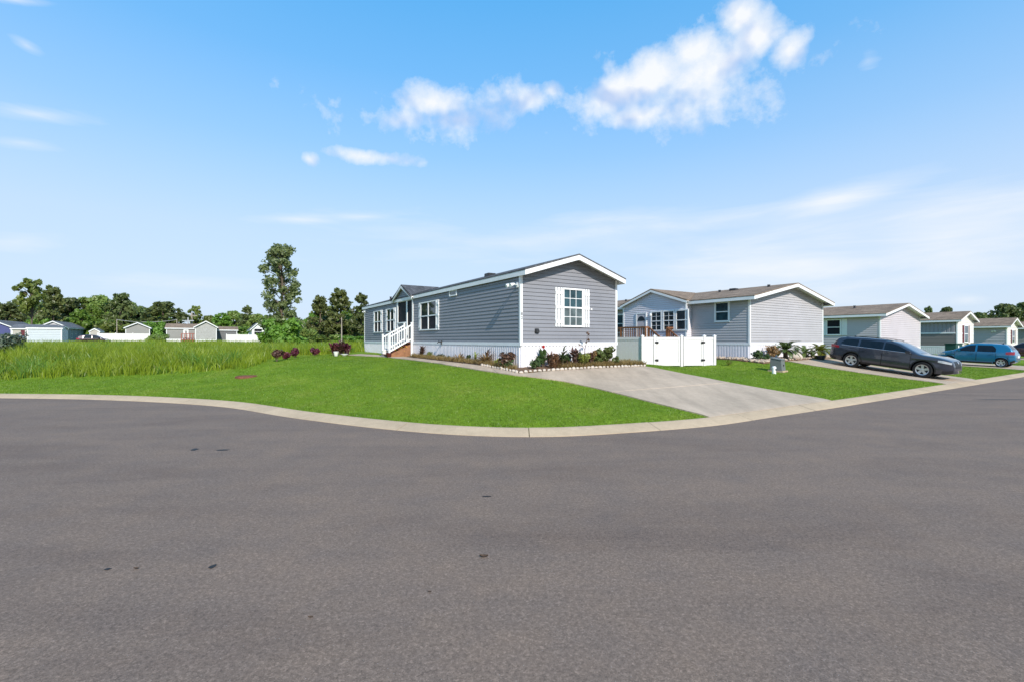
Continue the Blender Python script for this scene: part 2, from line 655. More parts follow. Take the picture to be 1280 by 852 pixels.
def kerb():
    prof = [(-.01, -.06), (-.005, .006), (.03, .018), (.2, .052), (.36, .092), (.44, .104), (.465, .098), (.48, -.05)]
    mb = MB()
    d = np.concatenate([[0], np.cumsum(np.linalg.norm(np.diff(KERB, axis=0), axis=1))])
    near = int(np.argmin(np.abs(KERB[:, 0]) + np.abs(KERB[:, 1] - 9.2)))
    d0 = d[near] + .45
    L = 2.95
    k0, k1 = int((d[0] - d0) // L) + 2, int((d[-1] - d0) // L) - 1
    for k in range(k0, k1):
        a, b = d0 + k * L + .007 + random.uniform(0, .005), d0 + (k + 1) * L - .007
        m = 9
        dz = random.uniform(-.004, .004)
        vs, fs = [], []
        for q in range(m):
            t = a + (b - a) * q / (m - 1)
            px, py = np.interp(t, d, KERB[:, 0]), np.interp(t, d, KERB[:, 1])
            nx, ny = np.interp(t, d, KN[:, 0]), np.interp(t, d, KN[:, 1])
            for s, z in prof:
                vs.append((px + nx * s, py + ny * s, z + dz))
        w = len(prof)
        for q in range(m - 1):
            for r in range(w - 1):
                fs.append((q * w + r, (q + 1) * w + r, (q + 1) * w + r + 1, q * w + r + 1))
        fs.append(tuple(range(w)))
        fs.append(tuple(range((m - 1) * w, m * w))[::-1])
        mb.add(vs, fs)
    o = mb.build('kerb', KCONC, smooth=35)
    tag(o, kind='structure')


kerb()


def v_at_s(u, s=.42):             # v where the lot line u meets the back of the kerb
    vs = np.linspace(2, 14, 600)
    x, y = W(u, vs)
    d = sdist(x, y)
    i = int(np.argmax(d > s))
    return float(vs[i])


MASKS = []                        # paved polygons in (u, v), kept clear of grass


def in_poly(px, py, poly):
    inside = np.zeros(len(px), bool)
    n = len(poly)
    for i in range(n):
        x0, y0 = poly[i]
        x1, y1 = poly[(i + 1) % n]
        c = ((y0 > py) != (y1 > py)) & (px < (x1 - x0) * (py - y0) / (y1 - y0 + 1e-12) + x0)
        inside ^= c
    return inside


def sheet(name, left, right, mat, lift=.03, rows=40, cols=14, cross=(), mask=True):
    """slab draped on the ground between two polylines (u, v) of the same length parameter; cross = joint positions 0..1"""
    L, R = np.array(left, float), np.array(right, float)

    def along(P, t):
        d = np.concatenate([[0], np.cumsum(np.linalg.norm(np.diff(P, axis=0), axis=1))])
        return np.interp(t * d[-1], d, P[:, 0]), np.interp(t * d[-1], d, P[:, 1])
    ts = sorted(set(list(np.linspace(0, 1, rows)) + [c + e for c in cross for e in (-.0035, -.0012, .0012, .0035)]))
    ts = [t for t in ts if 0 <= t <= 1]
    vs = []
    for t in ts:
        lu, lv = along(L, t)
        ru, rv = along(R, t)
        jt = any(abs(t - c) < .002 for c in cross)
        for k in range(cols):
            f = k / (cols - 1)
            u, v = lu + (ru - lu) * f, lv + (rv - lv) * f
            x, y = W(u, v)
            vs.append((x, y, gzf(x, y) + lift - (.018 if jt else 0)))
    n = len(ts)
    fs = [(i * cols + k, i * cols + k + 1, (i + 1) * cols + k + 1, (i + 1) * cols + k) for i in range(n - 1) for k in range(cols - 1)]
    ring = [k for k in range(cols)] + [i * cols + cols - 1 for i in range(1, n)] + [(n - 1) * cols + k for k in range(cols - 2, -1, -1)] + [i * cols for i in range(n - 2, 0, -1)]
    o = len(vs)
    vs += [(vs[i][0], vs[i][1], vs[i][2] - .14) for i in ring]
    m = len(ring)
    fs += [(ring[i], o + i, o + (i + 1) % m, ring[(i + 1) % m]) for i in range(m)]
    mb = MB()
    mb.add(vs, fs)
    ob = mb.build(name, mat, smooth=30)
    tag(ob, kind='structure')
    if mask:
        MASKS.append([tuple(p) for p in left] + [tuple(p) for p in right][::-1])
    return ob


def drive_front(u0, u1, k=7):
    return [(u, v_at_s(u)) for u in np.linspace(u0, u1, k)]


# drive 1 (front edge follows the kerb, left side flares into the path)
f1 = drive_front(9.92, 15.78)
sheet('driveway', [f1[0], (9.82, 8.0), (9.70, 9.2), (9.52, 10.3), (9.2, 11.4), (8.7, 12.2), (8.47, 12.74)],
      [f1[-1], (15.55, 8.0), (15.3, 9.2), (15.15, 10.3), (15.0, 11.4), (14.8, 12.2), (14.7, 12.85)], CONC, cols=22, rows=60, cross=(.47,))
# drive aprons keep to the kerb: a second strip closes the curve in front
sheet('footpath', [(9.15, 11.5), (8.2, 12.75), (7.85, 14.4), (7.66, 17), (7.7, 21), (7.5, 25), (6.3, 28.6)],
      [(9.0, 12.6), (8.46, 12.9), (8.44, 14.4), (8.44, 17), (8.48, 21), (8.48, 25), (7.4, 29.4)], CONC, lift=.034, cols=6, rows=60, cross=(.14, .28, .42, .56, .7, .84))
f2 = drive_front(25.9, 29.9)
sheet('driveway', [f2[0], (25.35, 9), (24.9, 12.3)], [f2[-1], (29.9, 9), (29.9, 12.9)], CONC, cols=16, cross=(.5,))
f3 = drive_front(41.0, 46.2)
sheet('driveway', [f3[0], (41.0, 9), (41.0, 12.5)], [f3[-1], (46.2, 9), (46.2, 12.5)], CONC, cols=12)
f4 = drive_front(58.6, 63.0)
sheet('driveway', [f4[0], (58.6, 9), (58.6, 12.5)], [f4[-1], (63.0, 9), (63.0, 12.5)], CONC, cols=12)

# planted beds
sheet('bed_soil', [(8.47, 13.0), (8.47, 18), (8.5, 24.0)], [(9.05, 13.0), (9.05, 18), (9.05, 24.0)], MULCH, lift=.07, cols=8)
sheet('bed_soil', [(8.48, 12.84), (11, 12.84), (14.6, 12.9)], [(8.55, 13.6), (11, 13.62), (14.6, 13.62)], MULCH, lift=.085, cols=8)
sheet('bed_soil', [(22.4, 12.2), (27, 12.35), (31.9, 12.75)], [(22.4, 13.3), (27, 13.62), (31.9, 13.62)], MULCH, lift=.06, cols=8)
sheet('bed_soil', [(22.3, 13.0), (22.3, 15), (22.4, 17)], [(23.62, 13.0), (23.62, 15), (23.62, 17)], MULCH, lift=.055, cols=6)

# tar blotches and dry leaves on the asphalt
tm = PM('old tar', (.022, .02, .02), .6, .3, .2, 8)


def ground_px(px, py, h=EYE):
    y = 569 * h / (py - 425)
    return (px - 640) / 569 * y, y


for px, py, w, d in ((243, 561.5, .11, .13), (279, 562, .16, .08), (135, 711, .04, .03), (266, 708, .04, .06), (1256, 499, 1.6, .1), (608, 620, .1, .03)):
    x, y = ground_px(px, py)
    mb = MB()
    ring = []
    for k in range(14):
        a = 2 * math.pi * k / 14
        r = random.uniform(.6, 1.15)
        ring.append((x + w * .7 * r * math.cos(a), y + d * .7 * r * math.sin(a), .004))
    mb.add(ring, [tuple(range(14))])
    tag(mb.build('road_tar_spot', tm, recalc=False), kind='structure')

lf = PM('dead leaf', (.07, .045, .03), .8, .2, .3, 30)
for (px, py, sz), lab in zip(((605, 696, .034), (170, 711, .02), (553, 861, .03), (388, 772, .016), (537, 740, .014)),
                             ('curled brown dead leaf lying mid road in the foreground', 'small dead leaf on the asphalt towards the lower left', 'tiny leaf scrap on the asphalt at the frame bottom',
                              'small dark twig scrap on the asphalt below the tar blotches', 'tiny brown leaf scrap close to the curled dead leaf')):
    if py > 850:
        continue
    x, y = ground_px(px, py)
    mb = MB()
    for k in range(5):
        t = k / 4
        w = sz * (.15 + 1.1 * math.sin(math.pi * min(.95, t + .05)))
        zc = .006 + sz * .9 * (t - .5)**2
        for s in (-1, 0, 1):
            mb.v.append((x + (t - .5) * sz * 2.2, y + s * w * .5, zc + abs(s) * sz * .35))
    for k in range(4):
        for s in range(2):
            a = k * 3 + s
            mb.f.append([a, a + 3, a + 4, a + 1])
            mb.mi.append(0)
    tag(mb.build('dead_leaf', lf), lab, 'leaf')


# ------------------------------------------------------------------ grass
FIELD = [(-130, 18.5), (-40, 18.7), (-21, 18.3), (-13.7, 19.4), (-11.5, 20.3), (-12.7, 24.4), (-13.1, 27.6), (-11.0, 30.0), (-11.0, 35.2), (-5, 46), (4, 96), (-150, 96)]


def blades(n_pts, h, spread, per, lean, rng, width):
    """n_pts (k,3) tuft feet; returns verts, tris of bent blades"""
    k = len(n_pts)
    P = np.repeat(n_pts, per, 0)
    hh = np.repeat(h, per) * rng.uniform(.55, 1.1, k * per)
    ww = np.repeat(width, per) * rng.uniform(.7, 1.3, k * per)
    sp = np.repeat(spread, per)
    a = rng.uniform(0, 2 * np.pi, k * per)
    P = P + np.stack([np.cos(a), np.sin(a), 0 * a], 1) * (sp * rng.uniform(0, 1, k * per)**.7)[:, None]
    b = a + rng.normal(0, .6, k * per)
    ld = np.stack([np.cos(b), np.sin(b), 0 * b], 1)
    le = lean * rng.uniform(.2, 1.2, k * per) * hh
    f = rng.uniform(0, np.pi, k * per)
    wd = np.stack([np.cos(f), np.sin(f), 0 * f], 1) * (ww / 2)[:, None]
    mid = P + ld * (le * .3)[:, None]
    mid[:, 2] += hh * .55
    tip = P + ld * le[:, None]
    tip[:, 2] += hh
    V = np.stack([P - wd, P + wd, mid - wd * .75, mid + wd * .75, tip], 1).reshape(-1, 3)
    o = np.arange(k * per)[:, None, None] * 5
    F = (np.array([[0, 1, 3], [0, 3, 2], [2, 3, 4]])[None] + o).reshape(-1, 3)
    return V, F


def tall_grass():
    rng = np.random.default_rng(3)
    pts = []
    for y0, y1, dens in ((18, 24, 24), (24, 32, 15), (32, 46, 6), (46, 66, 3), (66, 96, 1.2)):
        x0, x1 = -1.25 * y1 - 3, 4
        k = int((x1 - x0) * (y1 - y0) * dens)
        x, y = rng.uniform(x0, x1, k), rng.uniform(y0, y1, k)
        ok = in_poly(x, y, FIELD) & (sdist(x, y) > 2.3)
        px = 640 + 569 * x / y
        ok &= (px > -160)
        pts.append(np.stack([x[ok], y[ok]], 1))
    P = np.concatenate(pts)
    z = gz(P[:, 0], P[:, 1]) - .02
    # uneven heights: patches
    ph = np.sin(P[:, 0] * .55 + 1.3 * np.sin(P[:, 1] * .23)) * np.sin(P[:, 1] * .41 + 2 * np.sin(P[:, 0] * .17)) * .5 + .5
    edge = np.clip((P[:, 1] - 18.2) / 3.5, 0, 1)
    h = (.24 + .45 * ph + rng.uniform(0, .34, len(P))) * (.6 + .4 * edge)
    h = np.where(P[:, 1] > 50, h * 1.1, h)
    d = P[:, 1]
    V, F = blades(np.column_stack([P, z]), h, .12 + d * .003, 7, .55, rng, .008 + d * .0009)
    o = np_mesh('tall_grass', V, F, GRASS_TALL)
    tag(o, 'tall unmown yellow green grass filling the open field', 'grass', kind='stuff')
    # darker broad weeds scattered through the field
    k = rng.choice(len(P), 2200, replace=False)
    Q, zq = P[k], z[k]
    keep = np.sin(Q[:, 0] * .9 + 2) * np.sin(Q[:, 1] * .7) > .1
    Q, zq = Q[keep], zq[keep]
    V, F = blades(np.column_stack([Q, zq]), rng.uniform(.4, .85, len(Q)), np.full(len(Q), .2), 22, .7, rng, .022 + Q[:, 1] * .0009)
    tag(np_mesh('field_weeds', V, F, LEAF_BRIGHT), 'darker weeds growing up through the tall field grass', 'weeds', kind='stuff')
    return P


def lawn():
    rng = np.random.default_rng(5)
    X, Y = [], []
    n = 900000
    d = rng.uniform(0, 1, n)
    y = 8.8 * (34 / 8.8)**d
    px = rng.uniform(-40, 1320, n)
    x = (px - 640) / 569 * y
    s = sdist(x, y)
    u, v = UV(x, y)
    ok = (s > .45) & ~in_poly(x, y, FIELD) & (v < 30)
    ok &= ~((u > 8.9) & (v > 12.6) & (u < 14.0)) & ~((u > 23.5) & (v > 13.5))
    for m in MASKS:
        ok &= ~in_poly(u, v, m)
    # thin: keep a density that gives a few blades to the pixel
    keep = rng.uniform(0, 1, n) < np.clip(1.0 * (y / 34)**1.0 * .65 + .12, 0, 1)
    ok &= keep
    x, y = x[ok], y[ok]
    z = gz(x, y) - .004
    nn = len(x)
    h = rng.uniform(.025, .055, nn)
    wide = .004 + y * .00055
    V, F = blades(np.column_stack([x, y, z]), h, np.full(nn, .03), 2, .7, rng, wide)
    # short blades: the tip triangle is enough
    k = len(V) // 5
    V = V.reshape(k, 5, 3)[:, [0, 1, 4]].reshape(-1, 3)
    F = np.arange(k * 3).reshape(k, 3)
    o = np_mesh('lawn_grass', V, F, GRASS_LAWN)
    tag(o, 'mown bright green lawn grass between kerb, drives and houses', 'lawn', kind='stuff')
    print('lawn blades', k)


tall_grass()
lawn()


# ------------------------------------------------------------------ houses
class Face:
    """a wall plane: a runs along it, o outwards, z up"""
    def __init__(s, origin, d, n):
        s.o, s.d, s.n = Vector(origin), Vector(d), Vector(n)

    def p(s, a, o, z):
        q = s.o + s.d * a + s.n * o
        return (q.x, q.y, q.z + z)

    def box(s, mb, a0, a1, o0, o1, z0, z1):
        mb.hexa([s.p(a0, o0, z0), s.p(a1, o0, z0), s.p(a1, o1, z0), s.p(a0, o1, z0), s.p(a0, o0, z1), s.p(a1, o0, z1), s.p(a1, o1, z1), s.p(a0, o1, z1)])


def laps(mb, F, length, z0, z1, lap, top=None, holes=(), out=.025):
    """lapped boards; top(z) -> (a0, a1) narrows the run (gable)"""
    n = max(1, round((z1 - z0) / lap))
    zs = set(z0 + (z1 - z0) * k / n for k in range(n + 1))
    base = sorted(zs)
    rows = []
    for k in range(n):
        a, b = base[k], base[k + 1]
        cuts = [a] + sorted(h for hh in holes for h in hh[2:4] if a + 1e-4 < h < b - 1e-4) + [b]
        for p, q in zip(cuts[:-1], cuts[1:]):
            rows.append((p, q, (b - p) / (b - a), (b - q) / (b - a)))
    for p, q, op, oq in rows:
        lo, hi = (top(p), top(q)) if top else ((0, length), (0, length))
        spans = [(lo[0], lo[1], hi[0], hi[1])]
        hs = sorted(h for h in holes if h[2] < (p + q) / 2 < h[3])
        if hs:
            x = lo[0]
            spans = []
            for h in hs:
                spans.append((x, h[0], x, h[0]))
                x = h[1]
            spans.append((x, lo[1], x, hi[1]))
        for a0, a1, b0, b1 in spans:
            if a1 - a0 < 1e-3:
                continue
            A, B = F.p(a0, .002 + out * op, p), F.p(a1, .002 + out * op, p)
            C, D = F.p(b1, .002 + out * oq, q), F.p(b0, .002 + out * oq, q)
            mb.quad(A, B, C, D)
            if op > .999:
                mb.quad(F.p(a0, 0, p), F.p(a1, 0, p), B, A)


def battens(mb, F, length, z0, z1, pitch, out=.034):
    n = max(2, round(length / pitch))
    p = length / n
    for k in range(n):
        a = k * p
        mb.quad(F.p(a, .002, z0), F.p(a + p * .22, .002, z0), F.p(a + p * .22, .002, z1), F.p(a, .002, z1))
        mb.quad(F.p(a + p * .22, .002, z0), F.p(a + p * .3, out, z0), F.p(a + p * .3, out, z1), F.p(a + p * .22, .002, z1))
        mb.quad(F.p(a + p * .3, out, z0), F.p(a + p * .92, out, z0), F.p(a + p * .92, out, z1), F.p(a + p * .3, out, z1))
        mb.quad(F.p(a + p * .92, out, z0), F.p(a + p, .002, z0), F.p(a + p, .002, z1), F.p(a + p * .92, out, z1))


class Home:
    def __init__(s, name, label, cat, loc, rz, w, L, hs, he, hr, wall, roof, skirt=SKIRT, trim=WHITE2, eo=.1, ro=.3, lap=.125, skpitch=.15, holes=(), group=None, gable=None, simple=False, frontgable=None):
        s.root = thing(name, label, cat, loc, rz, group)
        s.w, s.L, s.hs, s.he, s.hr, s.eo, s.ro = w, L, hs, he, hr, eo, ro
        s.trim = trim
        s.m = (hr - he) / (w / 2)
        s.front = Face((0, 0, 0), (1, 0, 0), (0, -1, 0))
        s.back = Face((w, L, 0), (-1, 0, 0), (0, 1, 0))
        s.left = Face((0, 0, 0), (0, 1, 0), (-1, 0, 0))
        s.right = Face((w, 0, 0), (0, 1, 0), (1, 0, 0))
        mb = MB()

        def gtop(z):
            if z <= he:
                return (0, w)
            d = (z - he) / s.m
            return (d, w - d)
        for F, ln, hh in ((s.left, L, holes), (s.right, L, ())):
            laps(mb, F, ln, hs, he, lap, None, hh)
        fm = MB() if gable else mb
        for F in ((s.front,) if gable else (s.front, s.back)):
            laps(fm, F, w, hs, he, lap)
            laps(fm, F, w, he, hr - .005, lap, gtop)
        if gable:
            laps(mb, s.back, w, hs, he, lap)
            laps(mb, s.back, w, he, hr - .005, lap, gtop)
            fm.build('gable_wall', gable, s.root, recalc=False)
        mb.build('wall', wall, s.root, recalc=False)
        # skirting with its top rail
        mb = MB()
        for F, ln in ((s.left, L), (s.right, L), (s.front, w), (s.back, w)):
            battens(mb, F, ln, -.25, hs - .09, skpitch)
        mb.build('skirting', skirt, s.root, recalc=False)
        mb = MB()
        mb.box(-.045, -.045, hs - .10, w + .045, L + .045, hs + .02)
        mb.build('skirting_trim', trim, s.root)
        # corner posts
        for x in (0, w):
            for y in (0, L):
                sx, sy = (-1 if x == 0 else 1), (-1 if y == 0 else 1)
                mb = MB()
                ztop = he - .005
                mb.box(min(x, x - sx * .1), min(y, y - sy * .1), hs + .022, max(x, x - sx * .1) , max(y, y - sy * .1), ztop)
                for v in range(len(mb.v)):
                    q = mb.v[v]
                    mb.v[v] = (q[0] + sx * .036, q[1] + sy * .036, q[2])
                mb.build('corner_trim', trim, s.root)
        # roof slabs, soffit, fascia
        mb, sf, fa = MB(), MB(), MB()
        z_e, t = he - eo * s.m, .05
        for sx in (0, 1):
            def X(x):
                return x if sx == 0 else w - x
            y0, y1 = -ro, L + ro
            loop = [(X(-eo - .03), y0 - .03, z_e - .03 * s.m + .03), (X(w / 2), y0 - .03, hr + .03), (X(w / 2), y0 - .03, hr + .03 + t), (X(-eo - .03), y0 - .03, z_e - .03 * s.m + .03 + t)]
            mb.prism(loop, (0, y1 - y0 + .06, 0))
            loop = [(X(-eo), y0, z_e), (X(w / 2), y0, hr), (X(w / 2), y0, hr + .025), (X(-eo), y0, z_e + .025)]
            sf.prism(loop, (0, y1 - y0, 0))
            # eave board
            fx = X(-eo)
            fa.box(min(fx, fx - (1 if sx == 0 else -1) * .022), y0, z_e - .15, max(fx, fx - (1 if sx == 0 else -1) * .022), y1, z_e + .026)
            for yy in (y0, y1):
                d = -.022 if yy == y0 else .022
                loop = [(X(-eo - .022), yy, z_e - .15), (X(w / 2), yy, hr - .15), (X(w / 2), yy, hr + .028), (X(-eo - .022), yy, z_e + .022)]
                fa.prism(loop, (0, d, 0))
            # closed eave soffit
            if eo > .12:
                sf.box(min(X(-eo), X(-.02)), y0 + .03, z_e - .12, max(X(-eo), X(-.02)), y1 - .03, z_e - .105)
        s.roof = mb.build('roof', roof, s.root)
        sf.build('soffit', trim, s.root)
        fa.build('fascia', trim, s.root)

    def roofz(s, x):
        return s.he + s.m * min(x, s.w - x) + .08

    def vent(s, x, y, r=.05, h=.3, mat=None, box=False):
        mb = MB()
        z = s.roofz(x)
        if box:
            mb.box(x - .2, y - .2, z - .08, x + .2, y + .2, z + h)
            o = mb.build('roof_vent', mat or DARKM, s.roof, bevel=.02)
        else:
            mb.lathe([(r * 1.5, z - .06), (r * 1.5, z + .02), (r, z + .05), (r, z + h - .05), (r * 1.35, z + h - .05), (r * 1.35, z + h)], (x, y, 0), n=12)
            o = mb.build('roof_vent', mat or DARKM, s.roof)
        return o

    def win(s, F, a0, a1, z0, z1, n=1, grid=None, glass=None, trim=None, rail=True, fw=.06, parent=None, low=None):
        """n sash windows side by side in one white frame"""
        trim = trim or s.trim
        fr = MB()
        parent = parent or s.root
        F.box(fr, a0, a1, .014, .07, z0, z0 + fw)
        F.box(fr, a0, a1, .014, .07, z1 - fw, z1)
        F.box(fr, a0, a0 + fw, .014, .07, z0 + fw, z1 - fw)
        F.box(fr, a1 - fw, a1, .014, .07, z0 + fw, z1 - fw)
        step = (a1 - a0 - fw) / n
        for k in range(1, n):
            c = a0 + fw / 2 + step * k
            F.box(fr, c - fw * .65, c + fw * .65, .014, .068, z0 + fw, z1 - fw)
        zm = (z0 + z1) / 2
        if rail:
            for k in range(n):
                b0 = a0 + fw / 2 + step * k + (fw / 2 if k == 0 else fw * .65)
                b1 = a0 + fw / 2 + step * (k + 1) - (fw / 2 if k == n - 1 else fw * .65)
                F.box(fr, b0, b1, .014, .064, zm - .028, zm + .028)
        f = fr.build('window', trim, parent)
        for k in range(n):
            b0 = a0 + fw / 2 + step * k + (fw / 2 if k == 0 else fw * .65)
            b1 = a0 + fw / 2 + step * (k + 1) - (fw / 2 if k == n - 1 else fw * .65)
            for j, (p, q) in enumerate(((z0 + fw, zm - .028), (zm + .028, z1 - fw)) if rail else ((z0 + fw, z1 - fw),)):
                pm = MB()
                F.box(pm, b0, b1, .012, .034 + .008 * j, p, q)
                gm = glass or GLASS
                if low and j == 0 and rail:
                    gm = low
                pm.build('pane', gm, f)
                if grid:
                    c, r = grid
                    mm = MB()
                    for i in range(1, c):
                        x = b0 + (b1 - b0) * i / c
                        F.box(mm, x - .011, x + .011, .036, .052, p, q)
                    for i in range(1, r):
                        z = p + (q - p) * i / r
                        F.box(mm, b0, b1, .0365, .0515, z - .011, z + .011)
                    mm.build('muntin', trim, f)
        return f

    def shutter(s, F, a0, a1, z0, z1, mat, boards=0, parent=None):
        mb = MB()
        if boards:
            bw = (a1 - a0) / (boards + (boards - 1) * .45)
            for k in range(boards):
                x = a0 + k * bw * 1.45
                F.box(mb, x, x + bw, .018, .052, z0, z1)
            h = z1 - z0
            for f in (.13, .5, .87):
                F.box(mb, a0, a1, .053, .072, z0 + h * f - .055, z0 + h * f + .055)
        else:
            F.box(mb, a0, a1, .018, .04, z0, z1)
            fw = .045
            F.box(mb, a0, a0 + fw, .041, .054, z0, z1)
            F.box(mb, a1 - fw, a1, .041, .054, z0, z1)
            n = max(4, int((z1 - z0) / .07))
            for k in range(n):
                z = z0 + (z1 - z0) * k / n
                F.box(mb, a0 + fw, a1 - fw, .041, .049, z + .01, z + (z1 - z0) / n * .6)
        return mb.build('shutter', mat, parent or s.root)


def floodlight(home, F, a, z, arm=.30):
    """twin lamp on a round base plate, reaching out from the wall"""
    mb = MB()
    F.box(mb, a - .06, a + .06, .016, .05, z - .09, z + .09)
    o = mb.build('floodlight', WHITE, home.root)
    for sgn in (-1, 1):
        h = MB()
        p0 = Vector(F.p(a, .05, z))
        p1 = Vector(F.p(a + .10 * sgn, arm * .55, z + .02))
        p2 = Vector(F.p(a + .13 * sgn, arm, z - .05))
        h.tube([p0, p1], .016, 8)
        h.tube([p1, p1.lerp(p2, .3), p2], [.035, .05, .075], 12)
        h.build('lamp_head', WHITE, o)
    return o


def gable_bump(home, parent, y0, y1, za, x_out, ov, wallmat, roofmat, trim, z_e=None, name='dormer', front_walls=True, lap=.125, zbase=None, sided=False):
    """cross gable on the left side of a home: its own wall, roof planes, fascia"""
    s = home
    yc = (y0 + y1) / 2
    z_e = z_e if z_e is not None else s.he
    m = (za - z_e) / ((y1 - y0) / 2)
    F = Face((-x_out, y0, 0), (0, 1, 0), (-1, 0, 0))
    w = y1 - y0

    def gtop(z):
        if z <= z_e:
            return (0, w)
        d = (z - z_e) / m
        return (d, w - d)
    mb = MB()
    if zbase is not None:
        laps(mb, F, w, zbase, z_e, lap)
    laps(mb, F, w, z_e, za - .01, lap, gtop)
    if sided:
        for yy, n in ((y0, -1), (y1, 1)):
            G = Face((-x_out, yy, 0), (1, 0, 0), (0, n, 0))
            laps(mb, G, x_out, zbase, z_e, lap)
    else:
        mb.quad((-x_out, y0, z_e), (-x_out, y1, z_e), (0, y1, z_e), (0, y0, z_e))
    mb.build(name + '_wall', wallmat, home.root, recalc=False)
    # roof planes back to the main slope
    xf = -x_out - ov
    xr = min((za - s.he) / s.m, s.w / 2)                    # where the ridge meets the main roof
    ed = .16
    ze2 = z_e - ed * m
    xe = min((ze2 - s.he) / s.m, 0)
    t = .085
    rm, fa = MB(), MB()
    for sg in (-1, 1):
        ye = yc + sg * (w / 2 + ed)
        loop = [(xf, yc, za + .03), (xf, ye, ze2 + .03), (xe, ye, ze2 + .03), (xr, yc, za + .03)]
        rm.prism(loop, (0, 0, t))
        fl = [(xf, yc, za - .10), (xf, ye, ze2 - .10), (xf, ye, ze2 + .028), (xf, yc, za + .028)]
        fa.prism(fl, (-.022, 0, 0))
        fa.prism([(xf + .002, yc, za - .0), (xf + .002, ye, ze2), (-.01, ye, ze2), (-.01, yc, za)], (0, 0, .026))
    rm.build(name + '_roof', roofmat, home.root)
    fa.build(name + '_fascia', trim, home.root)
    return F, yc


# ---- the corner house
ZB1 = .95
x, y = W(9.02, 13.58)
H1 = Home('mobile_home', 'slate grey mobile home with white shuttered gable window on the grassy street corner', 'mobile home', (x, y, ZB1), TH,
          4.74, 21.1, .90, 3.45, 4.18, SIDE1, ROOF1, skirt=SKIRT, trim=WHITE2, eo=.08, ro=.42, lap=.145, skpitch=.16,
          holes=[(10.92, 11.70, .92, 3.24), (11.86, 13.36, 2.05, 3.24)])
# gable window
a0, a1 = on_v(702.5, 13.58) - 9.02, on_v(727.8, 13.58) - 9.02
z0, z1 = 1.50, 2.98
H1.win(H1.front, a0, a1, z0, z1, 1, (3, 2), GLASSB, WHITE, low=GLASSC)
H1.shutter(H1.front, a0 - .35, a0 - .015, z0 + .0, z1 - .0, WHITE, 3)
H1.shutter(H1.front, a1 + .015, a1 + .33, z0 + .0, z1 - .0, WHITE, 3)
# dryer vent, outlet box, house number
mb = MB()
H1.front.box(mb, .60, .78, .017, .04, 1.24, 1.42)
H1.front.box(mb, .62, .76, .04, .11, 1.26, 1.37)
mb.build('dryer_vent', DARKM, H1.root, bevel=.008)
mb = MB()
a = on_v(738.7, 13.58) - 9.02
H1.front.box(mb, a - .035, a + .035, .017, .04, 2.18, 2.25)
mb.build('outlet_box', WHITE, H1.root)


def text_mesh(name, body, size, depth, mat, parent, loc, rot):
    cu = bpy.data.curves.new('lettering', 'FONT')
    cu.body = body
    cu.size = size
    cu.extrude = depth
    cu.align_x = 'CENTER'
    cu.align_y = 'CENTER'
    t = bpy.data.objects.new('lettering', cu)
    COL.objects.link(t)
    dg = bpy.context.evaluated_depsgraph_get()
    me = bpy.data.meshes.new_from_object(t.evaluated_get(dg))
    bpy.data.objects.remove(t)
    me.materials.clear()
    me.materials.append(mat)
    o = link(name, me, parent)
    o.location = loc
    o.rotation_euler = rot
    return o


for k, ch in enumerate('82'):
    text_mesh('house_number', ch, .14, .004, DARKM, H1.root, (.02, -.041, 1.93 - .135 * k), (math.pi / 2, 0, 0))
# long side: windows with slim shutters
for (pa, pb) in ((549.4, 524.5), (495.3, 482.9), (478.6, 467.5)):
    a, b = on_u(pa, 9.02) - 13.58, on_u(pb, 9.02) - 13.58
    H1.win(H1.left, a + .27, b - .27, 1.50, 2.99, 2, None, GLASS, WHITE2, low=SCREEN)
    H1.shutter(H1.left, a, a + .26, 1.50, 2.99, WHITE2, 2)
    H1.shutter(H1.left, b - .26, b, 1.50, 2.99, WHITE2, 2)
H1.win(H1.left, 5.17, 5.95, 3.02, 3.30, 1, None, GLASSC, WHITE, rail=False, fw=.05)
floodlight(H1, H1.left, .17, 2.98, .42)
floodlight(H1, H1.left, 20.75, 3.1, .2)
# garden tap on the skirting rail
mb = MB()
a = on_u(553, 9.02) - 13.58
H1.left.box(mb, a - .05, a + .05, .036, .07, .80, .98)
p = [H1.left.p(a, .07, .9), H1.left.p(a, .2, .92), H1.left.p(a + .02, .26, .86)]
mb.tube(p, .025, 8)
mb.tube([H1.left.p(a - .07, .19, .965), H1.left.p(a + .07, .19, .965)], .014, 6)
mb.build('garden_tap', DARKM, H1.root)
# entry porch: gabled roof, posts, shaded recess
F, yc = gable_bump(H1, H1.root, 10.72, 13.98, 4.12, .06, .14, SIDE1, ROOF1, WHITE2, z_e=3.42, name='dormer')
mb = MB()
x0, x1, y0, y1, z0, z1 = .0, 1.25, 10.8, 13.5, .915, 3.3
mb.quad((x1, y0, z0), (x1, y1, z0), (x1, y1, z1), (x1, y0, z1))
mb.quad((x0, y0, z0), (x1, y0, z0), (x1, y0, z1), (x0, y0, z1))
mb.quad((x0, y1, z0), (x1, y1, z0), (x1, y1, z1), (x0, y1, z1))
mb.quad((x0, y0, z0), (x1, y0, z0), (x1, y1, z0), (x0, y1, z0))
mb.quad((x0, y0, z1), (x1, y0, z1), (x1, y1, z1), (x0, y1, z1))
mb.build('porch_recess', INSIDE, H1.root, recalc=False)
mb = MB()
LF = H1.left
for a, b in ((10.78, 10.92), (11.70, 11.86), (13.36, 13.54)):
    LF.box(mb, a, b, .018, .06, .925, 3.40)
LF.box(mb, 10.92, 11.70, .018, .055, 3.24, 3.36)
LF.box(mb, 11.86, 13.36, .018, .055, 3.24, 3.36)
LF.box(mb, 11.86, 13.36, .018, .07, 1.98, 2.05)
mb.build('porch_frame', WHITE, H1.root)
mb = MB()
LF.box(mb, 11.9, 13.32, -.03, -.02, 2.05, 3.24)
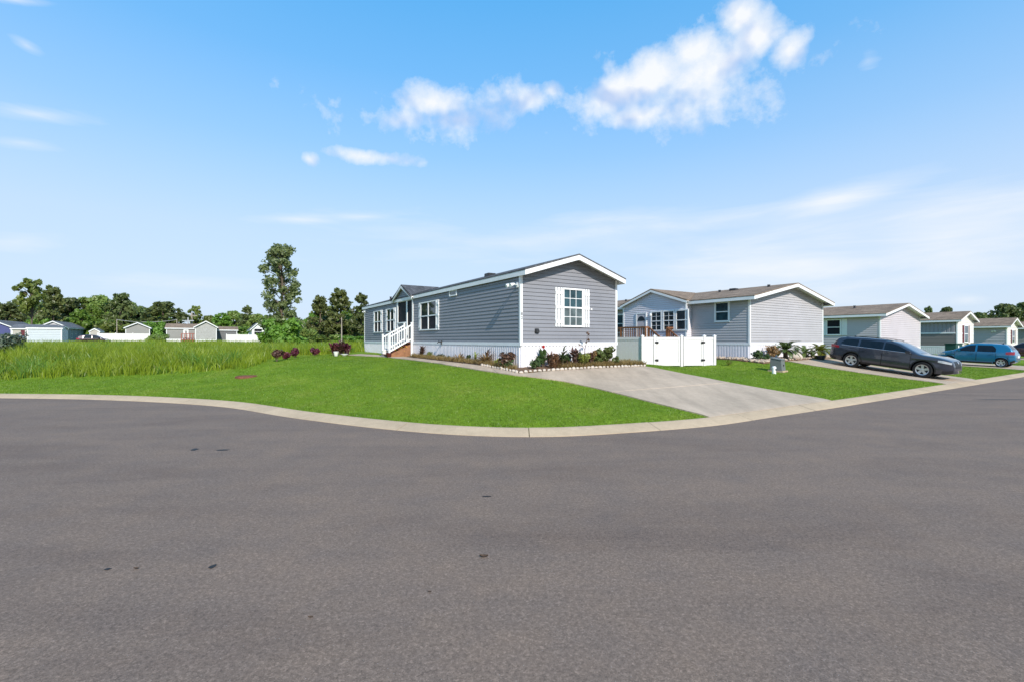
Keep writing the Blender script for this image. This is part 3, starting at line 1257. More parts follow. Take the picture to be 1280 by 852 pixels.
mb.build('porch_screen', SCREEN, H1.root)
mb = MB()
LF.box(mb, 10.93, 11.69, -.05, -.012, .93, 3.23)
dr = mb.build('door', SCREEN, H1.root)
mb = MB()
LF.box(mb, 11.0, 11.04, -.012, .02, 1.75, 1.95)
mb.build('handle', WHITE2, dr)
H1.vent(1.2, 4.3, .1, .10, DARKM, True)
H1.vent(1.0, 14.6, .08, .16)
H1.vent(1.3, 19.0, .06, .2)

# entry steps
sx, sy = W(9.02, 13.58 + 11.44)
ST = thing('porch_steps', 'white railed wooden entry steps at the porch door of the slate grey corner home', 'steps', (*W(9.02 - .66, 13.58 + 11.44), gzf(*W(8.3, 25.0))), TH)
zt = ZB1 + .88 - ST.location.z      # landing level above the foot
n = 5
run = 1.36
x_out = .66 - .045
for k in range(n):
    zz = zt * (n - k) / (n + .0)
    xa = x_out - run * (k + 1) / n
    xb = x_out - run * k / n
    mb = MB()
    mb.box(xa - .03, -.54, zz - .045, xb, .54, zz)
    mb.build('tread', STEPW, ST)
    mb = MB()
    mb.box(xb - .025 if k == 0 else xb - .045, -.50, zz - zt / n + .0, xb - .005 if k == 0 else xb - .032, .50, zz - .047)
    mb.build('riser', PINEW, ST)
for sg in (-1, 1):
    mb = MB()
    yy = sg * .52
    mb.prism([(x_out, yy, -.02), (x_out, yy, zt - .05), (x_out - run, yy, zt / n - .05), (x_out - run, yy, -.02)], (0, sg * .035, 0))
    mb.build('stringer', PINEW, ST)
    for xp, zl in ((x_out - .06, zt), (x_out - run + .04, zt / n)):
        mb = MB()
        mb.box(xp - .045, sg * .60 - .045, -.05, xp + .045, sg * .60 + .045, zl + 1.06)
        mb.box(xp - .06, sg * .60 - .06, zl + 1.06, xp + .06, sg * .60 + .06, zl + 1.10)
        mb.build('post', WHITE, ST)
    xa, xb = x_out - .1, x_out - run + .08
    for h, nm in ((.94, 'handrail'), (.16, 'bottom_rail')):
        mb = MB()
        mb.rail((xa, sg * .6, zt + h), (xb, sg * .6, zt / n + h), .05, .08)
        mb.build(nm, WHITE, ST)
    for k in range(1, 9):
        f = k / 9
        xx = xa + (xb - xa) * f
        zz = zt + (zt / n - zt) * f
        mb = MB()
        mb.box(xx - .017, sg * .6 - .017, zz + .17, xx + .017, sg * .6 + .017, zz + .92)
        mb.build('baluster', WHITE, ST)

# ---- the second house
ZB2 = .92
x, y = W(23.58, 13.58)
H2 = Home('mobile_home', 'double wide pale grey home with brown roof and blank gable behind the utility box', 'mobile home', (x, y, ZB2), TH,
          8.1, 17.5, .87, 3.36, 4.2, SIDE2, ROOF2, eo=.40, ro=.48, lap=.14, skpitch=.16)
H2.win(H2.left, on_u(912.9, 23.58) - 13.58 , on_u(893.7, 23.58) - 13.58, 2.02, 3.18, 1, None, GLASSB, WHITE, fw=.1)
F2, yc = gable_bump(H2, H2.root, 3.55, 8.55, 4.16, .44, .2, SIDE2B, ROOF2, WHITE2, z_e=3.34, name='cross_gable', zbase=.87, sided=True)
mb = MB()
battens(mb, F2, 5.0, -.25, .78, .155)
for yy in (3.55, 8.55):
    pass
mb.build('gable_skirting', SKIRT, H2.root, recalc=False)
mb = MB()
F2.box(mb, -.02, 5.02, .02, .04, .77, .89)
for a in (-.03, 4.92):
    F2.box(mb, a, a + .11, .018, .045, .89, 3.3)
mb.build('gable_trim', WHITE, H2.root)
off = 3.55
for pa, pb in ((827, 815), (843, 830.3), (860.2, 846.2)):
    a, b = on_u(pa, 23.14) - 13.58 - off, on_u(pb, 23.14) - 13.58 - off
    H2.win(F2, a - .07, b + .07, 1.58, 2.86, 1, (2, 2) if pa < 850 else None, GLASS, WHITE, fw=.09)
a, b = on_u(807.6, 23.14) - 13.58 - off, on_u(797, 23.14) - 13.58 - off
mb = MB()
F2.box(mb, a, b, .016, .05, .88, 2.72)
d = mb.build('door', SIDE3, H2.root)
mb = MB()
c = (a + b) / 2
ring = [F2.p(c + .3 * math.cos(t), .053, 2.28 + .3 * math.sin(t)) for t in np.linspace(0, math.pi, 12)]
mb.prism(ring, F2.n * .012)
mb.build('pane', GLASS, d)
mb = MB()
F2.box(mb, a + .07, a + .11, .05, .1, 1.8, 1.9)
mb.build('handle', DARKM, d)
mb = MB()
F2.box(mb, a - .09, a - .002, .016, .07, .88, 2.8)
F2.box(mb, b + .002, b + .09, .016, .07, .88, 2.8)
F2.box(mb, a, b, .016, .07, 2.722, 2.8)
mb.build('door_frame', WHITE, H2.root)
mb = MB()
F2.box(mb, a - .5, a - .36, .02, .16, 2.55, 2.72)
mb.build('porch_lamp', WHITE, H2.root, bevel=.02)
a = on_u(777, 23.58) - 13.58
H2.win(H2.left, a - .5, a + .5, 1.5, 2.85, 1, None, GLASSB, WHITE, fw=.09)
for xx, yy, bx in ((3.3, 2.9, True), (3.2, .7, False), (2.9, 3.6, False), (2.9, 11.5, False)):
    H2.vent(xx, yy, .06, .13 if not bx else .10, DARKM, bx)

# deck in front of its door
dk = thing('wooden_deck', 'dark brown wooden deck with stair behind the white fence', 'deck', (*W(20.6, 18.0), 0.72), TH)
zf = 1.02
mb = MB()
for k in range(19):
    mb.box(0, k * .21, zf - .04, 2.72, k * .21 + .195, zf)
mb.build('deck_floor', DECKW, dk)
mb = MB()
mb.box(.02, .02, zf - .22, .06, 3.95, zf - .042)
mb.box(.062, .02, zf - .22, 2.7, .06, zf - .042)
mb.build('joist', DECKW, dk)
posts = [(.05, .05), (.05, 2.0), (.05, 3.9), (.32, .05), (1.92, .05), (2.65, .05)]
for px_, py_ in posts:
    mb = MB()
    mb.box(px_ - .045, py_ - .045, -.3, px_ + .045, py_ + .045, zf + .96)
    mb.build('post', DECKW, dk)
runs = [((.05, .05), (.05, 3.9)), ((.05, .05), (.32, .05)), ((1.92, .05), (2.65, .05))]
for a, b in runs:
    for h, t in ((.95, .10), (.12, .07)):
        mb = MB()
        mb.rail((a[0], a[1], zf + h), (b[0], b[1], zf + h), .07, t)
        mb.build('handrail' if h > .5 else 'bottom_rail', DECKW, dk)
    L = math.hypot(b[0] - a[0], b[1] - a[1])
    m = max(1, int(L / .14))
    for k in range(1, m):
        f = k / m
        mb = MB()
        xx, yy = a[0] + (b[0] - a[0]) * f, a[1] + (b[1] - a[1]) * f
        mb.box(xx - .02, yy - .02, zf + .12, xx + .02, yy + .02, zf + .92)
        mb.build('baluster', DECKW, dk)
for k in range(5):
    mb = MB()
    mb.box(.34, -.26 * (k + 1), zf - .2 * (k + 1) - .04, 1.9, -.26 * k - .005, zf - .2 * (k + 1))
    mb.build('tread', DECKW, dk)
for xx in (.33, 1.91):
    for h, t in ((.92, .09), (.16, .07)):
        mb = MB()
        mb.rail((xx, .0, zf + h), (xx, -1.35, zf - 1.04 + h + .05), .06, t)
        mb.build('handrail' if h > .5 else 'bottom_rail', DECKW, dk)
    mb = MB()
    mb.box(xx - .045, -1.40, -.3, xx + .045, -1.31, .93)
    mb.build('post', DECKW, dk)
    for k in range(1, 9):
        f = k / 9
        mb = MB()
        yy, zz = -1.35 * f, zf - 1.0 * f
        mb.box(xx - .02, yy - .02, zz + .14, xx + .02, yy + .02, zz + .9)
        mb.build('baluster', DECKW, dk)

# ---- third house
ZB3 = .53
x, y = W(40.5, 13.58)
H3 = Home('mobile_home', 'light grey double wide home with blank gable behind the parked dark car', 'mobile home', (x, y, ZB3), TH,
          8.0, 17.0, .85, 3.36, 4.18, SIDE3, ROOF2, eo=.40, ro=.48, lap=.15)
a, b = on_u(1052, 40.5) - 13.58, on_u(1033, 40.5) - 13.58
H3.win(H3.left, a, b, 1.78, 3.05, 1, None, SCREEN, WHITE, fw=.09)
a2 = on_u(1059.6, 40.5) - 13.58
H3.shutter(H3.left, a2 + .02, a - .02, 1.78, 3.05, WHITE)
H3.shutter(H3.left, b + .02, b + .42, 1.78, 3.05, WHITE)
for xx, yy in ((2.7, 2.6), (2.8, 5.0), (2.9, 9.0)):
    H3.vent(xx, yy, .07, .2)

# ---- fourth house, two-tone
ZB4 = .55
x, y = W(58.2, 13.58)
H4 = Home('mobile_home', 'two tone grey and taupe home with cream gable and maroon shutters', 'mobile home', (x, y, ZB4), TH,
          5.0, 20.0, .85, 3.36, 4.1, SIDE4B, ROOF2, eo=.36, ro=.36, lap=.14, gable=SIDE4G)
mb = MB()
F = Face((-.02, .12, 0), (0, 1, 0), (-1, 0, 0))
battens(mb, F, 19.7, 2.12, 3.34, .3, .02)
mb.build('upper_wall', SIDE4A, H4.root, recalc=False)
mb = MB()
F.box(mb, 0, 19.7, .0, .045, 2.0, 2.12)
mb.build('belt_trim', WHITE2, H4.root)
a, b = on_v(1204.5, 13.58) - 58.2, on_v(1209.5, 13.58) - 58.2
H4.win(H4.front, a, b, 1.15, 2.85, 1, None, GLASSB, WHITE, fw=.1)
H4.shutter(H4.front, a - .42, a - .02, 1.2, 2.8, MAROON)
H4.shutter(H4.front, b + .02, b + .42, 1.2, 2.8, MAROON)
mb = MB()
H4.front.box(mb, .1, 4.9, .018, .04, 1.98, 2.08)
mb.build('gable_belt', WHITE2, H4.root)

# ---- fifth house
ZB5 = .40
x, y = W(76.2, 13.58)
H5 = Home('mobile_home', 'cool grey broad lapped home with white gable beyond the blue hatchback', 'mobile home', (x, y, ZB5), TH,
          4.9, 20.0, .85, 3.30, 4.1, SIDE5, ROOF2, eo=.5, ro=.4, lap=.3, gable=SIDE4G)
a, b = on_v(1264.4, 13.58) - 76.2, on_v(1267.6, 13.58) - 76.2
H5.win(H5.front, a, b, 1.2, 2.75, 1, None, GLASS, WHITE, fw=.08)
H5.shutter(H5.front, a - .42, a - .02, 1.2, 2.75, MAROON)
H5.shutter(H5.front, b + .02, b + .42, 1.2, 2.75, MAROON)
floodlight(H5, H5.left, 1.0, 2.6, .35)

# ---- sixth, only its side shows at the frame edge
x, y = W(93.0, 13.58)
H6 = Home('mobile_home', 'grey home at the frame edge past the white gable with maroon shutters', 'mobile home', (x, y, .4), TH,
          5.0, 20.0, .85, 3.3, 4.05, GREYT, ROOF2, eo=.36, ro=.36, lap=.2)
H6.win(H6.left, 6, 7, 1.6, 2.7, 1, None, GLASS, WHITE)

# ---- white vinyl fence with a double gate
def fence_panel(name, label, cat, p0, p1, z0, z1, parts, group=None):
    """parts: list of ('post', d) and ('panel'|'gate', d0, d1)"""
    L = math.hypot(p1[0] - p0[0], p1[1] - p0[1])
    rz = math.atan2(p1[1] - p0[1], p1[0] - p0[0])
    t = thing(name, label, cat, (p0[0], p0[1], z0), rz, group)
    h = z1 - z0
    for q in parts:
        if q[0] == 'post':
            d = q[1]
            mb = MB()
            mb.box(d - .06, -.06, -.3, d + .06, .06, h + .02)
            mb.box(d - .075, -.075, h + .02, d + .075, .075, h + .045)
            mb.add([(d - .07, -.07, h + .045), (d + .07, -.07, h + .045), (d + .07, .07, h + .045), (d - .07, .07, h + .045), (d, 0, h + .10)],
                   [(0, 1, 4), (1, 2, 4), (2, 3, 4), (3, 0, 4)])
            mb.build('post', FENCEW, t)
        else:
            d0, d1 = q[1] + .062, q[2] - .062
            if q[0] == 'gate':
                d0, d1 = d0 + .02, d1 - .005
            mb = MB()
            for za, zb in ((.06, .22), (h - .16, h - .02)):
                mb.box(d0, -.03, za, d1, .03, zb)
            n = max(1, int((d1 - d0) / .16))
            w = (d1 - d0) / n
            for k in range(n):
                mb.box(d0 + k * w + .002, -.014, .22, d0 + (k + 1) * w - .002, .014, h - .16)
            if q[0] == 'gate':
                for xx in (d0, d1 - .07):
                    mb.box(xx, -.034, .05, xx + .07, .034, h - .01)
            g = mb.build('gate_leaf' if q[0] == 'gate' else 'panel', FENCEW, t)
            if q[0] == 'gate':
                hx = d0 if q[3] < 0 else d1
                for zz in (.32, h - .28):
                    mb = MB()
                    mb.box(hx - .10, -.062, zz - .055, hx + .10, -.036, zz + .055)
                    mb.build('hinge', BLACKP, g, bevel=.01)
    return t


def atpx(px, Y):
    return ((px - 640) / 569 * Y, Y)


Pc, Pe = atpx(803, 22.0), atpx(893, 22.35)
zf0, zf1 = EYE - 33.2 / 569 * 22, EYE + 4.3 / 569 * 22
FL = math.hypot(Pe[0] - Pc[0], Pe[1] - Pc[1])


def fd(px):
    return (px - 803) / 90 * FL


fence_panel('vinyl_fence', 'bright white vinyl fence with black hinged double gate beside the driveway', 'fence', Pc, Pe, zf0, zf1,
            [('post', 0), ('panel', 0, fd(818)), ('post', fd(818)), ('gate', fd(818), fd(851), -1), ('post', fd(851.5)), ('gate', fd(852), fd(880), 1), ('post', fd(880)), ('panel', fd(880), FL), ('post', FL)])
Pb = (Pc[0] - .62 * 3.6, Pc[1] + .785 * 3.6)
Ls = math.hypot(Pc[0] - Pb[0], Pc[1] - Pb[1])
fence_panel('vinyl_fence', 'shaded white fence return running back from the gate corner to the slate grey home', 'fence', Pb, Pc, zf0, zf1,
            [('post', 0), ('panel', 0, Ls / 2), ('post', Ls / 2), ('panel', Ls / 2, Ls)])


# ------------------------------------------------------------------ cars
RIM = PM('silver alloy', (.55, .55, .56), .3, .5, .05, 8, metal=.7)
TYRE = PM('tyre rubber', (.018, .018, .019), .8, .3, .15, 9)
HEADL = PM('headlamp lens', (.5, .52, .54), .08, .8, .1, 9)
TAILL = PM('tail lamp lens', (.28, .012, .02), .1, .8, .15, 9)
CHROME = PM('chrome', (.6, .6, .62), .15, .6, .03, 9, metal=.9)
WELL = PM('wheel well liner', (.01, .01, .01), .9, .1, .1, 5)
AUTOG = glass_mat('car glass', (.006, .007, .009), .03, .45, .5, 3)
AUTOG2 = PM('windscreen glass painted reflection', (.10, .14, .19), .04, .9, .4, 2)  # blue-white reflection painted into the base colour
PLATE = PM('licence plate', (.7, .7, .68), .4, .3, .1, 20)


def car(name, label, cat, loc, rz, pitch, sp, paint, group=None):
    R = thing(name, label, cat, loc, rz, group)
    R.rotation_euler = (0, pitch, rz)
    T, B, HW = (np.array(sp[k], float) for k in ('top', 'bot', 'hw'))
    belt, tum = sp['belt'], sp['tumble']
    rw = sp['rw']

    def zt(x):
        return float(np.interp(x, T[:, 0], T[:, 1]))

    RA = rw + .06

    def zb(x):
        z = float(np.interp(x, B[:, 0], B[:, 1]))
        for ax in sp['axles']:
            if abs(x - ax) < RA - 5e-4:
                z = max(z, rw + math.sqrt(RA * RA - (x - ax)**2))
        return z

    def side(x, z):
        h = float(np.interp(x, HW[:, 0], HW[:, 1]))
        y = h
        if z < .52:
            y = h * (1 - .07 * ((.52 - z) / .3)**1.5)
        elif z < belt:
            y = h * (1 - .03 * ((z - .52) / (belt - .52))) + .012 * math.exp(-((z - belt * .82) / .05)**2)
        else:
            y = h * .97 - tum * (z - belt)
        return max(y, .05)
    xs = sorted(set(list(T[:, 0]) + list(np.linspace(T[0, 0], T[-1, 0], 46))))
    for ax in sp['axles']:
        xs += [ax + RA * math.cos(t) for t in np.linspace(.06, math.pi - .06, 19)] + [ax + sg * (RA - q) for sg in (-1, 1) for q in (0, .001)]
    xs = sorted(xs)
    xs = [x for i, x in enumerate(xs) if i == 0 or x - xs[i - 1] > 1e-4]
    NS = 12
    vs, fs = [], []
    ringn = None
    for x in xs:
        a, b = zb(x), zt(x)
        e = b - min(.07, (b - a) * .3)
        ring = [(x, 0, a), (x, side(x, a) * .9, a)]
        for k in range(NS):
            z = a + .02 + (e - a - .02) * k / (NS - 1)
            ring.append((x, side(x, z), z))
        ye = side(x, e)
        ring += [(x, ye - min(.05, ye * .1), e + (b - e) * .6), (x, ye * .78, b - (b - e) * .12), (x, ye * .4, b), (x, 0, b + .004)]
        m = len(ring)
        ring += [(p[0], -p[1], p[2]) for p in ring[1:-1]][::-1]
        ringn = len(ring)
        vs += ring
    for i in range(len(xs) - 1):
        for k in range(ringn):
            fs.append((i * ringn + k, i * ringn + (k + 1) % ringn, (i + 1) * ringn + (k + 1) % ringn, (i + 1) * ringn + k))
    fs.append(tuple(range(ringn)))
    fs.append(tuple(range((len(xs) - 1) * ringn, len(xs) * ringn))[::-1])
    mb = MB()
    mb.add(vs, fs)
    body = mb.build('body', paint, R, smooth=38)
    for ax in sp['axles']:
        q = MB()                  # dark liner behind the wheels
        q.box(ax - RA - .04, -sp['hw'][3][1] + .32, .22, ax + RA + .04, sp['hw'][3][1] - .32, rw + RA + .03)
        q.build('wheel_well', WELL, R)
        for sg in (-1, 1):        # arch lip
            v, f = [], []
            for i in range(25):
                t = -.18 + (math.pi + .36) * i / 24
                for rr in (RA - .004, RA + sp.get('lip', .035)):
                    x, z = ax + rr * math.cos(t), rw + rr * math.sin(t)
                    v.append((x, sg * (side(x, max(z, .2)) + .012), z))
            for i in range(24):
                f.append((i * 2, i * 2 + 1, i * 2 + 3, i * 2 + 2))
            q = MB()
            q.add(v, f)
            q.build('arch_trim', sp.get('lipmat', paint), R)

    def patch(nm, x0, x1, lo, hi, mat, off=.008, sides=(-1, 1), parent=None, nx=14, nz=5):
        out = []
        for sg in sides:
            v, f = [], []
            for i in range(nx + 1):
                x = x0 + (x1 - x0) * i / nx
                l, h = lo(x) if callable(lo) else lo, hi(x) if callable(hi) else hi
                h = max(h, l + .004)
                for k in range(nz + 1):
                    z = l + (h - l) * k / nz
                    v.append((x, sg * (side(x, z) + off), z))
            for i in range(nx):
                for k in range(nz):
                    a = i * (nz + 1) + k
                    f.append((a, a + 1, a + nz + 2, a + nz + 1))
            q = MB()
            q.add(v, f)
            out.append(q.build(nm, mat, parent or R, smooth=60))
        return out

    def tpatch(nm, x0, x1, y0, y1, mat, off=.007, parent=None, nx=10):
        """patch on the upper/front surface; y as share of the edge width"""
        v, f = [], []
        ny = 8
        for i in range(nx + 1):
            x = x0 + (x1 - x0) * i / nx
            b = zt(x)
            ye = side(x, b - .06)
            dz = zt(x + .01) - zt(x - .01)
            nl = math.hypot(dz, .02)
            ox, oz = -dz / nl * off, .02 / nl * off
            for k in range(ny + 1):
                f_ = y0 + (y1 - y0) * k / ny
                v.append((x + ox, ye * f_, b - .055 * abs(f_)**3 + oz))
        for i in range(nx):
            for k in range(ny):
                a = i * (ny + 1) + k
                f.append((a, a + 1, a + ny + 2, a + ny + 1))
        q = MB()
        q.add(v, f)
        return q.build(nm, mat, parent or R, smooth=60)

    for x0, x1, lo, hi in sp['windows']:
        patch('window', x0, x1, lo, (lambda h: (lambda x: min(h(x) if callable(h) else h, zt(x) - .115)))(hi), AUTOG)
    for x0, x1 in sp['doors']:
        for sg in (-1, 1):
            d = patch('door', x0, x1, .36, belt + .0, paint, .006, (sg,))[0]
            hx = x0 + .10
            q = MB()
            yy = side(hx, belt - .12) + .02
            q.box(hx, sg * yy - .018, belt - .13, hx + .18, sg * yy + .018, belt - .10)
            q.build('handle', sp.get('handle', paint), d, bevel=.008)
            for xx in (x0, x1):
                patch('seam', xx - .006, xx + .006, .36, belt + .01, WELL, .0075, (sg,), d, 1, 8)
    tpatch('windshield', *sp['ws'], -.9, .9, AUTOG2)
    tpatch('rear_window', *sp['rw_glass'], -.82, .82, AUTOG)
    for hl in sp['head']:
        patch('headlight', *hl, HEADL, .010, nx=10, nz=4)
    for tl in sp['tail']:
        patch('taillight', *tl, TAILL, .010, nx=8, nz=4)
    g0, g1 = sp['grille']
    tpatch('grille', g0, g1, -.62, .62, BLACKP, .010)
    xg = (g0 + g1) / 2
    q = MB()
    q.lathe([(.075, .0), (.07, .012)], (0, 0, 0), 'z', 20)
    em = q.build('emblem', CHROME, R)
    em.location = (xg + .014, 0, zt(xg) + .008)
    em.rotation_euler = (0, math.radians(68), 0)
    em.scale = (.75, 1.1, 1)
    # lower black bumper strip and sills
    patch('sill', sp['axles'][0] + rw + .1, sp['axles'][1] - rw - .1, lambda x: zb(x) + .01, lambda x: zb(x) + .10, BLACKP, .012)
    patch('bumper', T[-1, 0] - .34, T[-1, 0] - .02, lambda x: zb(x) + .03, lambda x: zb(x) + .17, BLACKP, .010)
    patch('bumper', T[0, 0] + .02, T[0, 0] + .36, lambda x: zb(x) + .0, lambda x: zb(x) + .14, BLACKP, .010)
    q = MB()
    xr = T[0, 0]
    q.box(xr - .02, -.26, sp['plate'], xr - .004, .26, sp['plate'] + .14)
    q.build('licence_plate', PLATE, R)
    # mirrors
    mx, mz = sp['mirror']
    for sg in (-1, 1):
        q = MB()
        y0 = side(mx, mz)
        q.box(mx - .09, sg * (y0 + .05) - .0, mz - .06, mx + .09, sg * (y0 + .25), mz + .08)
        o = q.build('side_mirror', paint, R, bevel=.03)
    # wheels
    for ax in sp['axles']:
        for sg in (-1, 1):
            q = MB()
            hwid = .115
            q.lathe([(rw * .64, -hwid * .9), (rw * .93, -hwid), (rw * .985, -hwid * .75), (rw, 0), (rw * .985, hwid * .75), (rw * .93, hwid), (rw * .70, hwid * .96), (rw * .66, hwid * .8)], (0, 0, 0), 'y', 36)
            wh = q.build('wheel', TYRE, R, smooth=40)
            wh.location = (ax, sg * (float(np.interp(ax, HW[:, 0], HW[:, 1])) - .125), rw)
            if sg < 0:
                wh.rotation_euler = (0, 0, math.pi)
            q = MB()
            ro = rw * .66
            q.lathe([(ro * .95, hwid * .25), (ro * .95, hwid * .3)], (0, 0, 0), 'y', 30)
            q.build('brake_disc', DARKM, wh)
            q = MB()
            n = 36
            for k in range(n):        # rim ring
                a, b = 2 * math.pi * k / n, 2 * math.pi * (k + 1) / n
                pts = []
                for an in (a, b):
                    for rr, yy in ((ro * .86, hwid * .78), (ro * 1.02, hwid * .92)):
                        pts.append((rr * math.cos(an), yy, rr * math.sin(an)))
                q.quad(pts[0], pts[1], pts[3], pts[2])
            for k in range(5):
                an = 2 * math.pi * k / 5 + .3
                d, e = Vector((math.cos(an), 0, math.sin(an))), Vector((-math.sin(an), 0, math.cos(an)))
                w0, w1 = ro * .17, ro * .24
                c = []
                for yy in (hwid * .45, hwid * .80):
                    c += [d * ro * .12 - e * w0 + Vector((0, yy, 0)), d * ro * .12 + e * w0 + Vector((0, yy, 0)), d * ro * .9 + e * w1 + Vector((0, yy + .005, 0)), d * ro * .9 - e * w1 + Vector((0, yy + .005, 0))]
                q.hexa(c)
            q.lathe([(ro * .2, hwid * .5), (ro * .2, hwid * .86), (ro * .1, hwid * .92)], (0, 0, 0), 'y', 14)
            q.build('rim', RIM, wh)
    for ex in sp.get('extras', ()):
        ex(R, zt, side)
    return R


def rails(R, zt, side):
    for sg in (-1, 1):
        q = MB()
        q.tube([(x, sg * (side(x, zt(x) - .06) - .035), zt(x) - .005 + (.022 if -1.7 < x < .0 else 0)) for x in np.linspace(-1.85, .15, 12)], .014, 6)
        q.build('roof_rail', BLACKP, R)


def belt_trim(R, zt, side):
    for sg in (-1, 1):
        q = MB()
        pts = [(x, sg * (side(x, 1.085 - .015 * x) + .012), 1.085 - .015 * x) for x in np.linspace(-1.95, .95, 14)]
        q.tube(pts, .011, 5)
        q.build('window_trim', CHROME, R)


def fin(x0):
    def f(R, zt, side):
        q = MB()
        q.prism([(x0, -.02, zt(x0) - .01), (x0 + .16, -.02, zt(x0 + .16) - .01), (x0 + .02, -.02, zt(x0) + .075)], (0, .04, 0))
        q.build('antenna', BLACKP, R)
    return f


SUV = dict(top=[(-2.50, .60), (-2.49, .92), (-2.43, 1.12), (-2.32, 1.34), (-2.18, 1.56), (-2.05, 1.625), (-1.8, 1.66), (-1.0, 1.71), (-.3, 1.71), (.15, 1.67), (.42, 1.585), (1.18, 1.16), (1.34, 1.12), (1.85, 1.085), (2.15, 1.02), (2.31, .95), (2.39, .84), (2.435, .66), (2.445, .5)],
           bot=[(-2.5, .44), (-2.3, .32), (-1.9, .27), (1.9, .25), (2.25, .26), (2.44, .33)],
           hw=[(-2.5, .74), (-2.44, .83), (-2.25, .91), (-1.5, .96), (0, .955), (1.3, .95), (1.8, .92), (2.1, .86), (2.28, .76), (2.40, .66), (2.445, .58)],
           belt=1.06, tumble=.40, rw=.37, axles=(-1.425, 1.425),
           windows=[(-.12, .93, lambda x: 1.095 - .015 * x, 1.48), (-1.14, -.19, lambda x: 1.10 - .015 * x, 1.48), (-2.02, -1.24, lambda x: 1.125 + .08 * max(0, (-1.3 - x) / .72)**2, lambda x: 1.47 - .26 * max(0, (-1.62 - x) / .4)**2)],
           doors=[(-.16, .95), (-1.12, -.17)], ws=(.44, 1.16), rw_glass=(-2.36, -2.14),
           head=[(1.92, 2.36, lambda x: .80 - .12 * (x - 1.92), lambda x: .89 - .2 * max(0, x - 2.1))], tail=[(-2.47, -2.05, lambda x: .95 - .02 * (x + 2), lambda x: 1.06 - .12 * (x + 2.05))],
           grille=(2.335, 2.44), lipmat=BLACKP, lip=.045, plate=.72, mirror=(.86, 1.11), extras=(fin(-1.75), rails, belt_trim))
SUV['top'] = [(x, z if z < .6 else .6 + (z - .6) * .89) for x, z in SUV['top']]
HATCH = dict(top=[(-1.84, .55), (-1.83, .80), (-1.76, .98), (-1.62, 1.20), (-1.46, 1.40), (-1.30, 1.465), (-.7, 1.505), (-.1, 1.50), (.25, 1.45), (.42, 1.39), (1.08, 1.0), (1.2, .965), (1.55, .89), (1.78, .79), (1.92, .64), (1.97, .50), (1.98, .42)],
             bot=[(-1.84, .38), (-1.65, .26), (-1.3, .2), (1.4, .19), (1.8, .2), (1.98, .27)],
             hw=[(-1.84, .62), (-1.78, .72), (-1.6, .79), (-1.1, .83), (0, .83), (1.1, .825), (1.5, .78), (1.75, .68), (1.9, .56), (1.98, .44)],
             belt=.93, tumble=.34, rw=.29, axles=(-1.225, 1.225),
             windows=[(-.02, .88, .955, 1.38), (-.98, -.12, .965, lambda x: 1.37 - .25 * max(0, (-.75 - x) / .25)**2)],
             doors=[(-.08, .95), (-.98, -.09)], ws=(.42, 1.05), rw_glass=(-1.66, -1.40),
             head=[(1.45, 1.86, lambda x: .66, lambda x: .80 - .05 * (x - 1.45))], tail=[(-1.80, -1.42, lambda x: .82, lambda x: .98 - .1 * (x + 1.45))],
             grille=(1.86, 1.965), plate=.62, mirror=(.76, .99), extras=(fin(-1.2),))
PAINT_SUV = PM('dark slate car paint', (.026, .028, .042), .3, .5, .06, 1, metal=.2, coat=1)
PAINT_BLUE = PM('bright blue car paint', (.008, .135, .26), .25, .5, .05, 1, metal=.3, coat=1)
PAINT_DARK = PM('dark maroon car paint', (.03, .008, .012), .25, .5, .05, 1, metal=.2, coat=1)


def place_car(fn_name, label, cat, uc, vc, heading, sp, paint, group=None):
    a0, a1 = sp['axles']
    zs = []
    for ax in (a0, a1):
        x, y = W(uc, vc + heading * ax)
        zs.append(gzf(x, y) + .032)
    x, y = W(uc, vc)
    p = math.atan2(zs[0] - zs[1], a1 - a0)
    return car(fn_name, label, cat, (x, y, (zs[0] + zs[1]) / 2), TH + heading * math.pi / 2, p, sp, paint, group)


place_car('parked_car', 'dark slate grey five door suv parked nose out on the concrete drive', 'car', 27.9, 8.92, -1, SUV, PAINT_SUV).scale = (.985, .96, .97)
place_car('parked_car', 'small bright blue hatchback parked nose in behind the dark suv', 'car', 42.75, 8.98, 1, HATCH, PAINT_BLUE)
place_car('parked_car', 'dark maroon hatchback half hidden behind the tail of the blue hatchback', 'car', 61.4, 9.6, 1, HATCH, PAINT_DARK)


# ------------------------------------------------------------------ utility boxes
x, y = atpx(972.5, 20.2)
zg = gzf(x, y)
UB = thing('utility_box', 'grey green metal utility box on the lawn between the two drives', 'utility box', (x, y, zg), TH + math.radians(8))
UB.scale = (.88, .88, .95)
mb = MB()
mb.box(-.36, -.34, -.1, .36, .36, .05)
mb.build('base_pad', KCONC, UB)
mb = MB()
mb.hexa([(-.27, -.27, .05), (.27, -.27, .05), (.27, .29, .05), (-.27, .29, .05), (-.25, -.22, .52), (.25, -.22, .52), (.25, .27, .60), (-.25, .27, .60)])
mb.build('cabinet', GREYB, UB, bevel=.012)
mb = MB()
mb.hexa([(-.28, -.26, .525), (.28, -.26, .525), (.28, .30, .61), (-.28, .30, .61), (-.27, -.24, .57), (.27, -.24, .57), (.27, .29, .66), (-.27, .29, .66)])
mb.build('lid', GREYB, UB, bevel=.012)
mb = MB()
mb.box(-.02, -.275, .25, .04, -.245, .33)
mb.build('lock', DARKM, UB)
x, y = atpx(967.6, 19.35)
WM = thing('marker_post', 'short white capped marker stub in front of the utility box', 'marker', (x, y, gzf(x, y)), TH)
mb = MB()
mb.lathe([(.075, -.1), (.075, .22), (.085, .22), (.085, .27), (.06, .31), (.0, .32)], n=18)
mb.build('stub', WHITE, WM, smooth=40)
mb = MB()
mb.box(-.03, -.082, .14, .03, -.072, .21)
